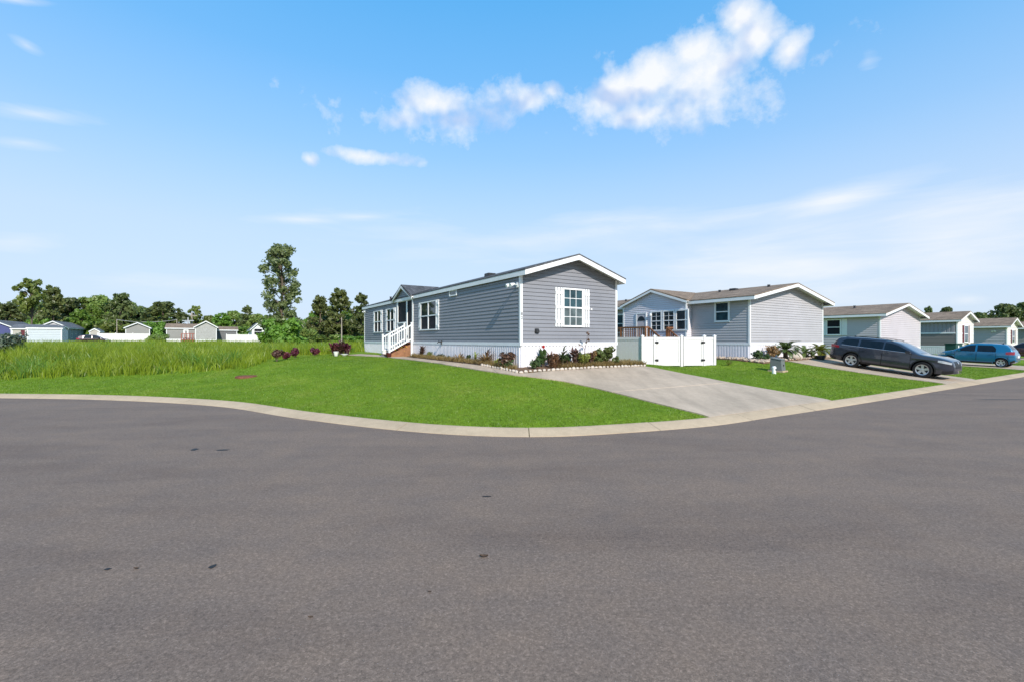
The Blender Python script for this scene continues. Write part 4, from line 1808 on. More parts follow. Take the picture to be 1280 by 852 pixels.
mb.build('label_plate', DARKM, WM)
x, y = atpx(325.5, 46)
PD = thing('utility_pedestal', 'narrow dark pedestal with pale base standing in the tall grass', 'utility box', (x, y, gzf(x, y)), .3)
mb = MB()
mb.box(-.13, -.13, -.1, .13, .13, .8)
mb.build('base', PM('pale grey plastic', (.45, .45, .43)), PD)
mb = MB()
mb.box(-.16, -.16, .802, .16, .16, 1.32)
mb.box(-.19, -.19, 1.322, .19, .19, 1.38)
mb.build('cabinet', DARKM, PD)
x, y = W(*(lambda u: (u, 13.0))(on_v(1192, 13.0)))
TB = thing('utility_cabinet', 'long dark green cabinet behind the blue hatchback bonnet', 'utility box', (x, y, gzf(x, y) ), TH)
gm = PM('dark green cabinet paint', (.015, .06, .05), .5, .3, .1, 3)
mb = MB()
mb.box(-.9, -.35, 0, 1.0, .35, 1.05)
mb.build('cabinet', gm, TB, bevel=.03)
mb = MB()
mb.box(-.95, -.4, 1.052, 1.05, .4, 1.14)
mb.build('lid', gm, TB, bevel=.03)
mb = MB()
mb.box(-.25, -.37, .72, .0, -.352, .95)
mb.build('label_plate', WHITE, TB)

# rusty cover in the lawn
Yd = 13.5
while Yd < 40:
    x, y = atpx(308.5, Yd)
    zz = gzf(x, y)
    if 425 + 569 * (EYE - zz) / Yd <= 470.5:
        break
    Yd += .02
mb = MB()
mb.lathe([(.42, -.05), (.41, .02), (.34, .045), (.2, .055), (.0, .06)], (x, y, zz), n=28)
tag(mb.build('mulch_patch', REDMULCH, smooth=50), 'round reddish brown mulch patch in the mown lawn', 'mulch')


# ------------------------------------------------------------------ plants
def leaf_cloud(clumps, n, size, rng, up=.25, out=.75, squash=.85, aspect=1.6, shell=.55):
    """clumps: (x, y, z, r); n pointed leaves spread through them; returns verts, quads"""
    C = np.array(clumps, float)
    w = C[:, 3]**2
    idx = rng.choice(len(C), n, p=w / w.sum())
    d = rng.normal(0, 1, (n, 3))
    d /= np.linalg.norm(d, axis=1)[:, None]
    rr = (shell + (1 - shell) * rng.uniform(0, 1, n)) * rng.uniform(.55, 1.08, n)**.5
    if shell < .5:
        rr = 1.3 * rng.uniform(0, 1, n)**.45
    P = C[idx, :3] + d * (C[idx, 3] * rr)[:, None] * np.array([1, 1, squash])
    N = d * out + rng.normal(0, .55, (n, 3)) + np.array([0, 0, up])
    N /= np.linalg.norm(N, axis=1)[:, None]
    t = np.cross(N, rng.normal(0, 1, (n, 3)))
    t /= np.linalg.norm(t, axis=1)[:, None] + 1e-9
    b = np.cross(N, t)
    s = size * rng.uniform(.55, 1.35, n)
    A = t * (s * .5 * aspect)[:, None]
    Bv = b * (s * .5)[:, None]
    cup = N * (s * .12)[:, None]
    V = np.stack([P - A, P - Bv * 1.0 + cup, P + A, P + Bv + cup], 1).reshape(-1, 3)
    F = np.arange(n * 4).reshape(n, 4)
    return V, F


def ground_at(px, Y):
    x, y = atpx(px, Y)
    return x, y, gzf(x, y)


def shrub(name, label, cat, p, w, h, mat, n=260, leaf=.09, rng=None, stems=5, group=None, flowers=None, up=.3, part='foliage'):
    rng = rng or RNG
    R = thing(name, label, cat, p, rng.uniform(0, 6), group)
    cl = []
    for k in range(7):
        a = rng.uniform(0, 6.28)
        r = w * .5 * rng.uniform(.15, .6)
        cl.append((r * math.cos(a), r * math.sin(a), h * rng.uniform(.3, .78), w * rng.uniform(.2, .32)))
    cl.append((0, 0, h * .55, w * .33))
    V, F = leaf_cloud(cl, n, leaf, rng, up, squash=h / w if h < w else 1.1)
    V[:, 2] = np.clip(V[:, 2], .0, None)
    np_mesh(part, V, F, mat, R)
    mb = MB()
    for k in range(stems):
        a = 2 * math.pi * k / stems + rng.uniform(0, .5)
        q = w * .28
        mb.tube([(0.02 * math.cos(a), .02 * math.sin(a), -.05), (q * .5 * math.cos(a), q * .5 * math.sin(a), h * .4), (q * math.cos(a), q * math.sin(a), h * .75)], [.014, .01, .005], 5)
    mb.build('stem', BARK, R)
    if flowers:
        fm, fn, fs = flowers
        V, F = leaf_cloud([(c[0], c[1], c[2] + .03, c[3] * 1.05) for c in cl], fn, fs, rng, .5, shell=.9, aspect=1.0)
        np_mesh('blossoms', V, F, fm, R)
    return R


def strip_leaf(mb, base, az, length, width, rise, droop, seg=6, twist=0.0):
    """one long leaf that rises and arches over"""
    d = Vector((math.cos(az), math.sin(az), 0))
    s = Vector((-math.sin(az), math.cos(az), 0))
    ang = rise
    p = Vector(base)
    vs = []
    for i in range(seg + 1):
        t = i / seg
        w = width * (math.sin(math.pi * min(1, .12 + .88 * t)**.8) * .95 + .05) * .5
        n = d * -math.sin(ang) + Vector((0, 0, math.cos(ang)))
        sd = s * math.cos(twist * t) + n * math.sin(twist * t)
        vs += [p - sd * w + n * w * .25, p, p + sd * w + n * w * .25]
        p = p + (d * math.cos(ang) + Vector((0, 0, math.sin(ang)))) * (length / seg)
        ang -= droop / seg
    fs = []
    for i in range(seg):
        a = i * 3
        fs += [(a, a + 1, a + 4, a + 3), (a + 1, a + 2, a + 5, a + 4)]
    mb.add(vs, fs)


def broadleaf(name, label, cat, p, h, spread, mat, n=16, wid=.1, rng=None, group=None, stalk=None):
    """clump of upright broad leaves on short stems (canna, cordyline)"""
    rng = rng or RNG
    R = thing(name, label, cat, p, rng.uniform(0, 6), group)
    mb, st = MB(), MB()
    for k in range(max(3, n // 4)):
        a = rng.uniform(0, 6.28)
        q = spread * .25 * rng.uniform(.2, 1)
        top = (q * math.cos(a), q * math.sin(a), h * rng.uniform(.5, .75))
        st.tube([(q * .4 * math.cos(a), q * .4 * math.sin(a), -.04), top], [.016, .008], 6)
        for j in range(7):
            z = top[2] * (.15 + .85 * j / 6)
            ln = h * rng.uniform(.3, .5)
            strip_leaf(mb, (top[0] * z / top[2], top[1] * z / top[2], z), rng.uniform(0, 6.28), ln, wid * rng.uniform(.7, 1.2), rng.uniform(.7, 1.4), rng.uniform(.2, 1.1), 5, rng.uniform(-.6, .6))
    mb.build('foliage', mat, R, recalc=False)
    st.build('stem', BARK, R)
    if stalk:
        pm, sz = stalk
        V, F = leaf_cloud([(0, 0, h * 1.0, sz)], 40, sz * .8, rng, .3, shell=.5, aspect=1.1)
        np_mesh('flower', V, F, pm, R)
        q = MB()
        q.tube([(0, 0, -.02), (.01, 0, h * .95)], [.012, .006], 6)
        q.build('stalk', LEAF_SHRUB, R)
    return R


def tuft(name, label, cat, p, h, n, mat, wid=.03, lean=1.2, rng=None, group=None, rise=(.7, 1.5), droop=(.6, 1.6)):
    rng = rng or RNG
    R = thing(name, label, cat, p, rng.uniform(0, 6), group)
    mb = MB()
    for k in range(n):
        az = rng.uniform(0, 6.28)
        strip_leaf(mb, (.04 * math.cos(az), .04 * math.sin(az), -.02), az, h * rng.uniform(.7, 1.25), wid * rng.uniform(.7, 1.3), rng.uniform(*rise), rng.uniform(*droop), 6)
    mb.build('foliage', mat, R, recalc=False)
    return R


def palm(name, label, cat, p, trunk_h, frond, n, mat, rng=None, group=None, wid=.34):
    rng = rng or RNG
    R = thing(name, label, cat, p, rng.uniform(0, 6), group)
    mb = MB()
    mb.tube([(0, 0, -.05), (0, 0, trunk_h * .6), (0, 0, trunk_h)], [.12, .11, .09], 10)
    mb.build('trunk', BARK, R)
    mb = MB()
    for k in range(n):
        az = k * 2.399 + rng.uniform(-.2, .2)
        t = k / n
        rise = 1.25 - 1.25 * t + rng.uniform(-.1, .1)
        droop = .9 + .7 * rng.uniform(.4, 1)
        L = frond * rng.uniform(.8, 1.1)
        d = Vector((math.cos(az), math.sin(az), 0))
        s = Vector((-math.sin(az), math.cos(az), 0))
        q = Vector((.04 * math.cos(az), .04 * math.sin(az), trunk_h))
        ang = rise
        seg = 20
        for i in range(seg):
            dirv = d * math.cos(ang) + Vector((0, 0, math.sin(ang)))
            nrm = d * -math.sin(ang) + Vector((0, 0, math.cos(ang)))
            w = wid * (math.sin(math.pi * (.1 + .85 * i / seg))) * .5
            st = L / seg
            if i > 1:
                for sg in (-1, 1):
                    root = q
                    tip = q + s * sg * w + dirv * w * .7 + nrm * w * .2
                    wv = s * sg * w * .5
                    mb.add([root - dirv * st * .1, root + wv + dirv * (w * .35 - st * .55), tip, root + wv + dirv * (w * .35 + st * .55), root + dirv * st * .8], [(0, 1, 2, 3, 4)])
            mb.add([q - s * .008, q + s * .008, q + dirv * st + s * .006, q + dirv * st - s * .006], [(0, 1, 2, 3)])
            q = q + dirv * st
            ang -= droop / seg
    mb.build('fronds', mat, R, recalc=False)
    return R


def bedside(px, u=8.76):
    v = on_u(px, u)
    x, y = W(u, v)
    return (x, y, gzf(x, y) + .06), y


def bedfront(px, v=13.25):
    u = on_v(px, v)
    x, y = W(u, v)
    return (x, y, gzf(x, y) + .08), y


def m(px, Y):
    return px * Y / 569 * 1.15


# long side bed, from the steps towards the corner
p, Y = bedside(506, 8.7)
shrub('flowering_shrub', 'low yellow and orange flowering shrub beside the white entry steps', 'shrub', p, m(24, Y) , m(11, Y), LEAF_YEL, 500, .07, flowers=(PETAL_ORG, 160, .07))
p, Y = bedside(527, 8.78)
broadleaf('leafy_plant', 'burgundy leaved plant against the skirting just past the entry steps', 'plant', p, m(13, Y), .5, LEAF_MAR, 30, .1)
p, Y = bedside(537)
shrub('low_shrub', 'low yellow green shrub next to the burgundy plant near the steps', 'shrub', p, m(11, Y), m(8, Y), LEAF_YEL, 240, .06)
p, Y = bedside(549)
shrub('low_shrub', 'pale green cushion shrub under the garden tap', 'shrub', p, m(12, Y), m(6.5, Y), LEAF_SAGE, 240, .055)
p, Y = bedside(561)
tuft('grass_clump', 'small green grass clump past the garden tap', 'plant', p, m(7, Y), 40, LEAF_SHRUB, .025)
p, Y = bedside(574)
tuft('dry_clump', 'rusty dry fern clump between grass clump and upright green leaves', 'plant', p, m(12, Y), 70, LEAF_ORG, .035)
p, Y = bedside(586)
shrub('low_shrub', 'tiny dark green shrub between the two rusty clumps', 'shrub', p, m(7, Y), m(9, Y), LEAF_SHRUB, 160, .06)
p, Y = bedside(596)
broadleaf('leafy_plant', 'upright fresh green leaves in the long side bed', 'plant', p, m(13, Y), .35, LEAF_YEL, 15, .07)
p, Y = bedside(608)
tuft('dry_clump', 'larger rusty pink clump with dark spikes before the corner bush', 'plant', p, m(16, Y), 110, LEAF_ORG, .04)
p, Y = bedside(609, 8.8)
broadleaf('leafy_plant', 'dark spiky stems rising from the larger rusty clump', 'plant', p, m(19, Y), .2, LEAF_MAR, 10, .05)
p, Y = bedside(621)
shrub('low_shrub', 'yellow green tuft shrub at the foot of the corner bush', 'shrub', p, m(9, Y), m(7, Y), LEAF_YEL, 180, .06)
p, Y = bedside(634, 8.72)
shrub('corner_bush', 'dark maroon and olive bush at the house corner', 'shrub', p, m(21, Y), m(19, Y), LEAF_MAR, 520, .085)
p, Y = bedside(634, 8.66)
shrub('low_shrub', 'olive lower growth under the maroon corner bush', 'shrub', p, m(17, Y), m(9, Y), LEAF_SHRUB, 200, .07)

# front bed
p, Y = bedfront(669, 13.1)
shrub('low_shrub', 'low leafy green shrub at the foot of the red flowered plant', 'shrub', p, m(14, Y), m(9, Y), LEAF_SHRUB, 260, .09)
p, Y = bedfront(679, 13.3)
broadleaf('flowering_plant', 'tall green plant topped by one red flower', 'plant', p, m(22, Y), .45, LEAF_SHRUB, 24, .12, stalk=(PETAL_RED, .07))
p, Y = bedfront(687, 13.2)
broadleaf('leafy_plant', 'burgundy broad leaved plant next to the red flower', 'plant', p, m(18, Y), .5, LEAF_MAR, 35, .09)
p, Y = bedfront(692, 13.1)
tuft('dry_clump', 'rusty dry clump under the burgundy plant in the gable bed', 'plant', p, m(12, Y), 60, LEAF_ORG, .03)
p, Y = bedfront(703, 13.1)
broadleaf('leafy_plant', 'narrow dark upright plant beneath the gable window', 'plant', p, m(22, Y), .22, LEAF_SHRUB, 20, .08)
p, Y = bedfront(711, 13.1)
tuft('arching_plant', 'thin dark arching leaves between two upright plants', 'plant', p, m(22, Y), 14, LEAF_MAR, .02, rise=(1.1, 1.5), droop=(1.4, 2.6))
p, Y = bedfront(718.5, 13.1)
broadleaf('leafy_plant', 'olive upright plant with broad tips left of the tall bare stalk', 'plant', p, m(21, Y), .4, LEAF_MAR, 24, .1)
p, Y = bedfront(729, 13.0)
shrub('low_shrub', 'yellow green bushy shrub at the foot of the tall bare stalk', 'shrub', p, m(15, Y), m(16, Y), LEAF_YEL, 340, .075)
p, Y = bedfront(730, 13.15)
T = thing('tall_stalk', 'tall thin bare stalk with dark seed heads above the gable bed', 'plant', p, 0)
mb = MB()
H = m(36, Y)
mb.tube([(0, 0, -.05), (.03, 0, H * .5), (.10, 0, H * .72), (.14, 0, H)], [.014, .011, .009, .005], 6)
mb.tube([(.03, 0, H * .5), (-.08, 0, H * .62), (-.16, 0, H * .64)], [.009, .007, .004], 6)
mb.tube([(.10, 0, H * .72), (.2, 0, H * .9), (.17, 0, H * .97)], [.008, .006, .004], 6)
mb.build('stalk', LEAF_MAR, T)
V, F = leaf_cloud([(.13, 0, H * .98, .05), (.18, 0, H * .78, .05), (-.17, 0, H * .65, .04), (.19, 0, H * .95, .04), (.08, 0, H * .7, .03)], 60, .05, RNG)
np_mesh('seed_heads', V, F, LEAF_MAR, T)
p, Y = bedfront(738, 13.1)
broadleaf('leafy_plant', 'maroon tipped plant between the tall stalk and the dark bush', 'plant', p, m(16, Y), .4, LEAF_MAR, 25, .08)
p, Y = bedfront(750, 13.15)
shrub('dark_bush', 'dark grey green bush in the gable bed nearer the tall stalk', 'shrub', p, m(15, Y), m(20, Y), LEAF_DARK, 420, .085)
p, Y = bedfront(761, 13.15)
shrub('dark_bush', 'taller dark green bush at the fence end of the gable bed', 'shrub', p, m(14, Y), m(22, Y), LEAF_DARK, 420, .085)
p, Y = bedfront(769.5, 13.0)
shrub('low_shrub', 'small dark shrub at the very end of the gable bed', 'shrub', p, m(9, Y), m(11, Y), LEAF_DARK, 200, .07)

for px, v, h, w, mt, lab in ((695, 13.3, 15, 13, LEAF_ORG, 'rusty olive shrub filling in behind the dry clump under the window'), (708, 13.35, 13, 11, LEAF_SHRUB, 'low olive shrub between the two narrow upright plants'),
                             (724, 13.35, 17, 13, LEAF_SHRUB, 'olive green shrub directly behind the tall bare stalk'), (742, 13.3, 17, 12, LEAF_ORG, 'brownish shrub just before the dark grey green bush'), (674, 13.35, 13, 11, LEAF_SHRUB, 'dark green shrub behind the red flowered plant')):
    p, Y = bedfront(px, v)
    shrub('low_shrub', lab, 'shrub', p, m(w, Y), m(h, Y), mt, 300, .08)

# dry ground cover in the beds
rng = np.random.default_rng(21)
k = 1300
u = rng.uniform(10.4, 14.7, k)
v = 12.93 + rng.uniform(0, 1, k)**1.5 * .65
k2 = 900
u2, v2 = rng.uniform(8.5, 8.75, k2), rng.uniform(13.4, 23.5, k2)
u, v = np.concatenate([u, u2]), np.concatenate([v, v2])
x, y = W(u, v)
z = gz(x, y) + .07
V, F = blades(np.column_stack([x, y, z]), rng.uniform(.05, .24, len(x)), np.full(len(x), .1), 8, .9, rng, np.full(len(x), .016))
tag(np_mesh('dry_grass', V, F, LEAF_DRY), 'golden dry grass and ground cover spread through the planted beds', 'ground cover', kind='stuff')

# pale scalloped edging stones along the bed
ES = None
pts = [(u, 12.82 - .03 * math.sin(u * 2)) for u in np.arange(8.55, 14.75, .19)] + [(8.46, v) for v in np.arange(13.0, 15.6, .2)]
for i, (u, v) in enumerate(pts):
    x, y = W(u, v)
    if ES is None:
        bm = bmesh.new()
        bmesh.ops.create_icosphere(bm, subdivisions=2, radius=1)
        for q in bm.verts:
            r = 1 + .12 * math.sin(3 * q.co.x + 2 * q.co.y) + .08 * math.sin(5 * q.co.z + q.co.x * 3)
            q.co = Vector((q.co.x * .085 * r, q.co.y * .05 * r, max(-.5, q.co.z) * .06 * r))
        me = bpy.data.meshes.new('edging_stone')
        bm.to_mesh(me)
        bm.free()
        me.materials.append(STONE)
        me.polygons.foreach_set('use_smooth', [True] * len(me.polygons))
        ES = link('edging_stone', me)
        tag(ES, 'small white painted edging stone along the planted bed', 'stone', 'white edging stones round the corner house bed')
        o = ES
    else:
        o = ES.copy()
        COL.objects.link(o)
    o.location = (x, y, gzf(x, y) + .055)
    o.rotation_euler = (random.uniform(-.15, .15), random.uniform(-.15, .15), TH + random.uniform(-.4, .4) + (math.pi / 2 if u < 8.5 else 0))
    q = random.uniform(.8, 1.15)
    o.scale = (q, q, q * random.uniform(.85, 1.2))

# pots by the steps and at the path end
def pot(label, px, Y, h, r, mat, name='flower_pot'):
    x, y, z = ground_at(px, Y)
    R = thing(name, label, 'pot', (x, y, z + .02), 0)
    mb = MB()
    mb.lathe([(r * .62, 0), (r * .7, .01), (r * .98, h * .88), (r * 1.08, h * .88), (r * 1.08, h), (r * .95, h), (r * .9, h * .9), (0, h * .88)], n=22)
    mb.build('vessel', mat, R, smooth=40)
    mb = MB()
    mb.lathe([(r * .9, h * .885), (r * .5, h * .92), (0, h * .93)], n=18)
    mb.build('potting_soil', MULCH, R)
    return R


pot('small white pot beside the foot of the entry steps', 480.5, 25.6, m(7, 25.6), .14, POTW)
pot('small dark red pot at the foot of the entry steps', 486, 24.6, m(5, 24.6), .15, POTR)
pot('square shouldered white pot before the crimson plants at the path end', 420, 26.2, m(5, 26.2), .14, POTW)
pot('low white bowl pot right of the taller pot at the path end', 430.5, 26.4, m(2.2, 26.4), .2, POTW)
for (px, Y, h, lab) in ((418, 27.6, 15, 'crimson cordyline behind the white pot'), (426, 28.1, 17, 'taller crimson cordyline in the middle of the row by the pots'), (434, 27.4, 14, 'dark crimson cordyline nearer the grey house by the low bowl pot')):
    x, y, z = ground_at(px, Y)
    broadleaf('cordyline', lab, 'plant', (x, y, z), m(h, Y) * .95, 1.0, LEAF_RED if Y != 28.1 else LEAF_MAR, 90, .12)
for (px, Y, h, w, mt, lab) in ((346, 21.8, 15, 17, LEAF_MAR, 'dark maroon round bush at the lawn edge by the tall grass'), (358, 23.2, 11, 12, LEAF_RED, 'small crimson bush second in the row along the tall grass'),
                           (369, 24.6, 15, 13, LEAF_RED, 'brighter crimson bush third in the row along the tall grass'), (394, 27.2, 11, 12, LEAF_RED, 'faded crimson bush alone in the grass between bush row and pots')):
    x, y, z = ground_at(px, Y)
    shrub('red_bush', lab, 'shrub', (x, y, z + (.08 if px == 346 else 0)), m(w, Y) * .8, m(h, Y) * .8, mt, 330, .1)
x, y, z = ground_at(10, 23.5)
shrub('sage_bush', 'grey green bush in the tall grass at the frame edge', 'shrub', (x, y, z), m(36, 23.5), m(30, 23.5), LEAF_SAGE, 1300, .085)
x, y, z = ground_at(24, 24.5)
shrub('sage_bush', 'smaller dark olive bush beside the grey green one in the tall grass', 'shrub', (x, y, z), m(18, 24.5), m(19, 24.5), LEAF_SHRUB, 500, .085)

# second house bed
def bed2(px, v=12.95):
    u = on_v(px, v)
    x, y = W(u, v)
    return (x, y, gzf(x, y) + .05), y


p, Y = bed2(947)
shrub('round_bush', 'round dark green bush at the corner of the blank gable', 'shrub', p, m(14, Y), m(11, Y), LEAF_SHRUB, 360, .085)
p, Y = bed2(964.5, 13.0)
shrub('brown_bush', 'brownish olive bush between the round bush and the sago palm', 'shrub', p, m(18, Y), m(15, Y), LEAF_ORG, 420, .085)
p, Y = bed2(958, 12.8)
shrub('low_shrub', 'low green shrub in front of the brownish olive bush', 'shrub', p, m(10, Y), m(7, Y), LEAF_SHRUB, 200, .07)
p, Y = bed2(982, 12.75)
palm('sago_palm', 'wide feathery sago palm behind the utility box', 'palm', p, m(10, Y), m(17, Y), 30, LEAF_PALM)
p, Y = bed2(1006.5, 12.95)
palm('sago_palm', 'narrow dark sago palm between two larger palms', 'palm', p, m(5, Y), m(15, Y), 22, LEAF_DARK, wid=.26)
p, Y = bed2(1026, 12.55)
palm('sago_palm', 'yellowish palm beside the tail of the dark parked suv', 'palm', p, m(7, Y), m(15, Y), 26, LEAF_PALMY)
p, Y = bed2(911)
tuft('grass_clump', 'small grass clump in rubble beside the fence end', 'plant', (p[0], p[1], p[2]), m(8, Y), 30, LEAF_YEL, .03)
x, y = W(on_v(1213, 12.9), 12.9)
palm('yucca', 'golden yucca in front of the maroon shuttered gable', 'palm', (x, y, gzf(x, y)), m(9, y), m(10, y), 26, LEAF_PALMY, wid=.3)


def rock(label, p, r, mat, name='rock'):
    bm = bmesh.new()
    bmesh.ops.create_icosphere(bm, subdivisions=3, radius=1)
    a, b, c = [random.uniform(1.5, 3) for _ in range(3)]
    for q in bm.verts:
        f = 1 + .14 * math.sin(a * q.co.x * 2 + b) * math.sin(c * q.co.y * 2) + .1 * math.sin(4 * q.co.z + a)
        q.co = Vector((q.co.x * r * f, q.co.y * r * .8 * f, q.co.z * r * .7 * f))
    me = bpy.data.meshes.new(name)
    bm.to_mesh(me)
    bm.free()
    me.materials.append(mat)
    me.polygons.foreach_set('use_smooth', [True] * len(me.polygons))
    o = link(name, me)
    o.location = p
    return tag(o, label, 'rock')


p, Y = bed2(996, 12.8)
rock('rounded white rock between the sago palms', (p[0], p[1], p[2] + .12), m(6, Y), STONE)
p, Y = bed2(1026, 12.2)
mb = MB()
R = thing('garden_planter', 'dark low planter under the yellowish palm', 'planter', (p[0], p[1], p[2] - .05), TH)
mb = MB()
mb.lathe([(.16, 0), (.22, .2), (.25, .22), (.25, .27), (.2, .27), (.18, .2), (0, .19)], n=18)
mb.build('vessel', DARKM, R, smooth=40)
# rubble of tan stones: one mass
rng = np.random.default_rng(31)
V, F = [], []
ico = bmesh.new()
bmesh.ops.create_icosphere(ico, subdivisions=1, radius=1)
iv = np.array([q.co[:] for q in ico.verts])
ifc = np.array([[q.index for q in f.verts] for f in ico.faces])
ico.free()
k = 700
u = rng.uniform(22.4, 31.8, k)
v = 12.25 + .45 * (u - 22.4) / 9.4 + rng.uniform(0, .75, k)
k2 = 160
u = np.concatenate([u, rng.uniform(22.4, 23.4, k2)])
v = np.concatenate([v, rng.uniform(13, 16.8, k2)])
x, y = W(u, v)
z = gz(x, y) + .075
for i in range(len(x)):
    s = rng.uniform(.04, .10)
    a = iv * (1 + rng.normal(0, .14, (len(iv), 1))) * np.array([s, s * rng.uniform(.6, 1), s * rng.uniform(.5, .8)])
    th = rng.uniform(0, 6.28)
    a = np.stack([a[:, 0] * math.cos(th) - a[:, 1] * math.sin(th), a[:, 0] * math.sin(th) + a[:, 1] * math.cos(th), a[:, 2]], 1)
    V.append(a + np.array([x[i], y[i], z[i]]))
    F.append(ifc + i * len(iv))
tag(np_mesh('rubble', np.concatenate(V), np.concatenate(F), ROCKT), 'tan rubble stones covering the bed along the blank gable', 'rubble', kind='stuff')


# ------------------------------------------------------------------ far homes across the field
def span(pxa, pxb, Ya, ang=TH):
    """corner at bearing pxa and depth Ya; run along direction ang until bearing pxb"""
    x, y = atpx(pxa, Ya)
    k = (pxb - 640) / 569
    c, s = math.cos(ang), math.sin(ang)
    t = (k * y - x) / (c - k * s)
    return x, y, t


def far_home(name, label, cat, pxa, pxb, Ya, he, hr, L, wall, roof, skirt=SKIRTG, hs=.8, side=False, **kw):
    x, y, t = span(pxa, pxb, Ya)
    z = gzf(x, y)
    if side:                      # long side towards the camera
        Lx, w = t, L
        ox, oy = x - math.sin(TH) * w, y + math.cos(TH) * w
        return Home(name, label, cat, (ox, oy, z), TH - math.pi / 2, w, Lx, hs, he, hr, wall, roof, skirt=skirt, lap=.22, skpitch=.4, **kw), Lx
    return Home(name, label, cat, (x, y, z), TH, t, L, hs, he, hr, wall, roof, skirt=skirt, lap=.22, skpitch=.4, **kw), t


h, w = far_home('mobile_home', 'navy blue home with grey roof at the frame edge across the field', 'mobile home', -32, 14, 78, 3.2, 4.3, 14, NAVY, ROOF3, eo=.3, ro=.3)
h.win(h.front, w * .25, w * .45, 1.5, 2.6, 1, None, GLASS, WHITE)
h, w = far_home('mobile_home', 'low tan trailer with maroon shutters beyond the white shed', 'mobile home', 15, 64, 74, 2.75, 3.35, 4.6, TAN, ROOF3, side=True, eo=.2, ro=.2)
for a in (1.5,):
    h.win(h.right, a, a + .9, 1.4, 2.4, 1, None, GLASS, WHITE)
    h.shutter(h.right, a - .5, a - .02, 1.4, 2.4, MAROON)
    h.shutter(h.right, a + .92, a + 1.4, 1.4, 2.4, MAROON)
mb = MB()
h.right.box(mb, 3.5, 4.2, .02, .06, .8, 2.3)
h_door = mb.build('door', PM('rust red door', (.28, .07, .03)), h.root)
h, w = far_home('storage_shed', 'plain white storage shed with grey flat roof across the field', 'shed', 34, 77, 56, 2.35, 2.6, 2.6, PM('white shed panel', (.46, .50, .53), .5, .3, .04), ROOF3, side=True, hs=.2, eo=.1, ro=.1)
h, w = far_home('mobile_home', 'far pale lilac gabled home with three dark windows along its side', 'mobile home', 48, 84, 84, 3.3, 4.35, 15, LILAC, ROOF3, eo=.3, ro=.3)
for a in (2.2, 5.2, 8.2):
    h.win(h.right, a, a + 1.2, 1.2, 2.9, 1, None, SCREEN, WHITE)
mb = MB()
battens(mb, Face((h.w + .03, .1, 0), (0, 1, 0), (1, 0, 0)), 14.8, .85, 3.2, .5, .02)
mb.build('side_boards', BLUEG, h.root, recalc=False)
h, w = far_home('storage_shed', 'small beige shed next to the start of the long white fence', 'shed', 112, 124, 74, 2.3, 2.7, 3, TAN, ROOF3, hs=.2, eo=.1, ro=.1)
h, w = far_home('mobile_home', 'grey gabled home rising behind the long white fence', 'mobile home', 157, 187, 82, 3.15, 4.0, 13, GREYT, ROOF3, eo=.25, ro=.3, skirt=SKIRT)
h, w = far_home('mobile_home', 'long low grey tan trailer with red porch across the field', 'mobile home', 208, 246, 80, 3.0, 3.7, 4.6, GREYT, ROOF2, side=True, eo=.2, ro=.2, skirt=SKIRT, hs=1.0)
mb = MB()
h.right.box(mb, w * .55, w * .72, .02, .06, 1.2, 2.7)
mb.build('door_surround', WHITE, h.root)
mb = MB()
h.right.box(mb, w * .60, w * .67, .061, .09, 1.2, 2.5)
mb.build('door', GREYT, h.root)
mb = MB()
h.right.box(mb, w * .5, w * .97, .05, 1.3, .85, .95)
for a in np.linspace(w * .5, w * .97, 6):
    h.right.box(mb, a - .06, a + .06, 1.2, 1.3, 0, 1.9)
h.right.box(mb, w * .5, w * .97, 1.2, 1.3, 1.902, 2.0)
mb.build('porch', PM('red stained wood', (.30, .075, .05)), h.root)
h, w = far_home('mobile_home', 'pale grey gabled home in the middle of the far row', 'mobile home', 244, 270.5, 79, 3.2, 4.15, 13, PM('warm grey siding', (.33, .325, .31)), ROOF2, eo=.25, ro=.3, skirt=SKIRT, hs=.9)
h, w = far_home('mobile_home', 'low dark grey trailer between the pale gable and white fence', 'mobile home', 270.5, 296, 84, 2.75, 3.3, 4.6, PM('dark grey siding', (.12, .12, .125)), ROOF2, side=True, eo=.2, ro=.2)
h, w = far_home('mobile_home', 'small white and grey home behind the lone tall tree', 'mobile home', 315, 330, 78, 2.9, 3.8, 12, WHITE2, ROOF3, eo=.3, ro=.3)
h.win(h.front, w * .15, w * .85, 1.7, 2.8, 1, None, SCREEN, WHITE)

for pxa, pxb, Y, z1, lab in ((122, 187, 72, 1.9, 'long white privacy fence across the field by the grey gable'), (283, 324, 70, 1.7, 'shorter white privacy fence across the field near the lone tree')):
    x, y, t = span(pxa, pxb, Y)
    z = gzf(x, y)
    n = max(3, int(t / 2.4))
    parts = []
    for k in range(n):
        parts += [('post', t * k / n), ('panel', t * k / n, t * (k + 1) / n)]
    parts.append(('post', t))
    fence_panel('vinyl_fence', lab, 'fence', (x, y), (x + CU * t, y + SU * t), z, z + z1, parts)

place = [('dark parked car by the low tan trailer across the field', 20, 66), ('dark parked car between pale lilac home and long white fence', 117, 68)]
src = [o for o in bpy.data.objects if o.get('label', '').startswith('dark maroon hatchback')][0]
for lab, px, Y in place:
    c = copy_tree(src)
    x, y, z = ground_at(px, Y)
    c.location = (x, y, z + .1)
    c.rotation_euler = (0, 0, TH)
    c['label'] = lab


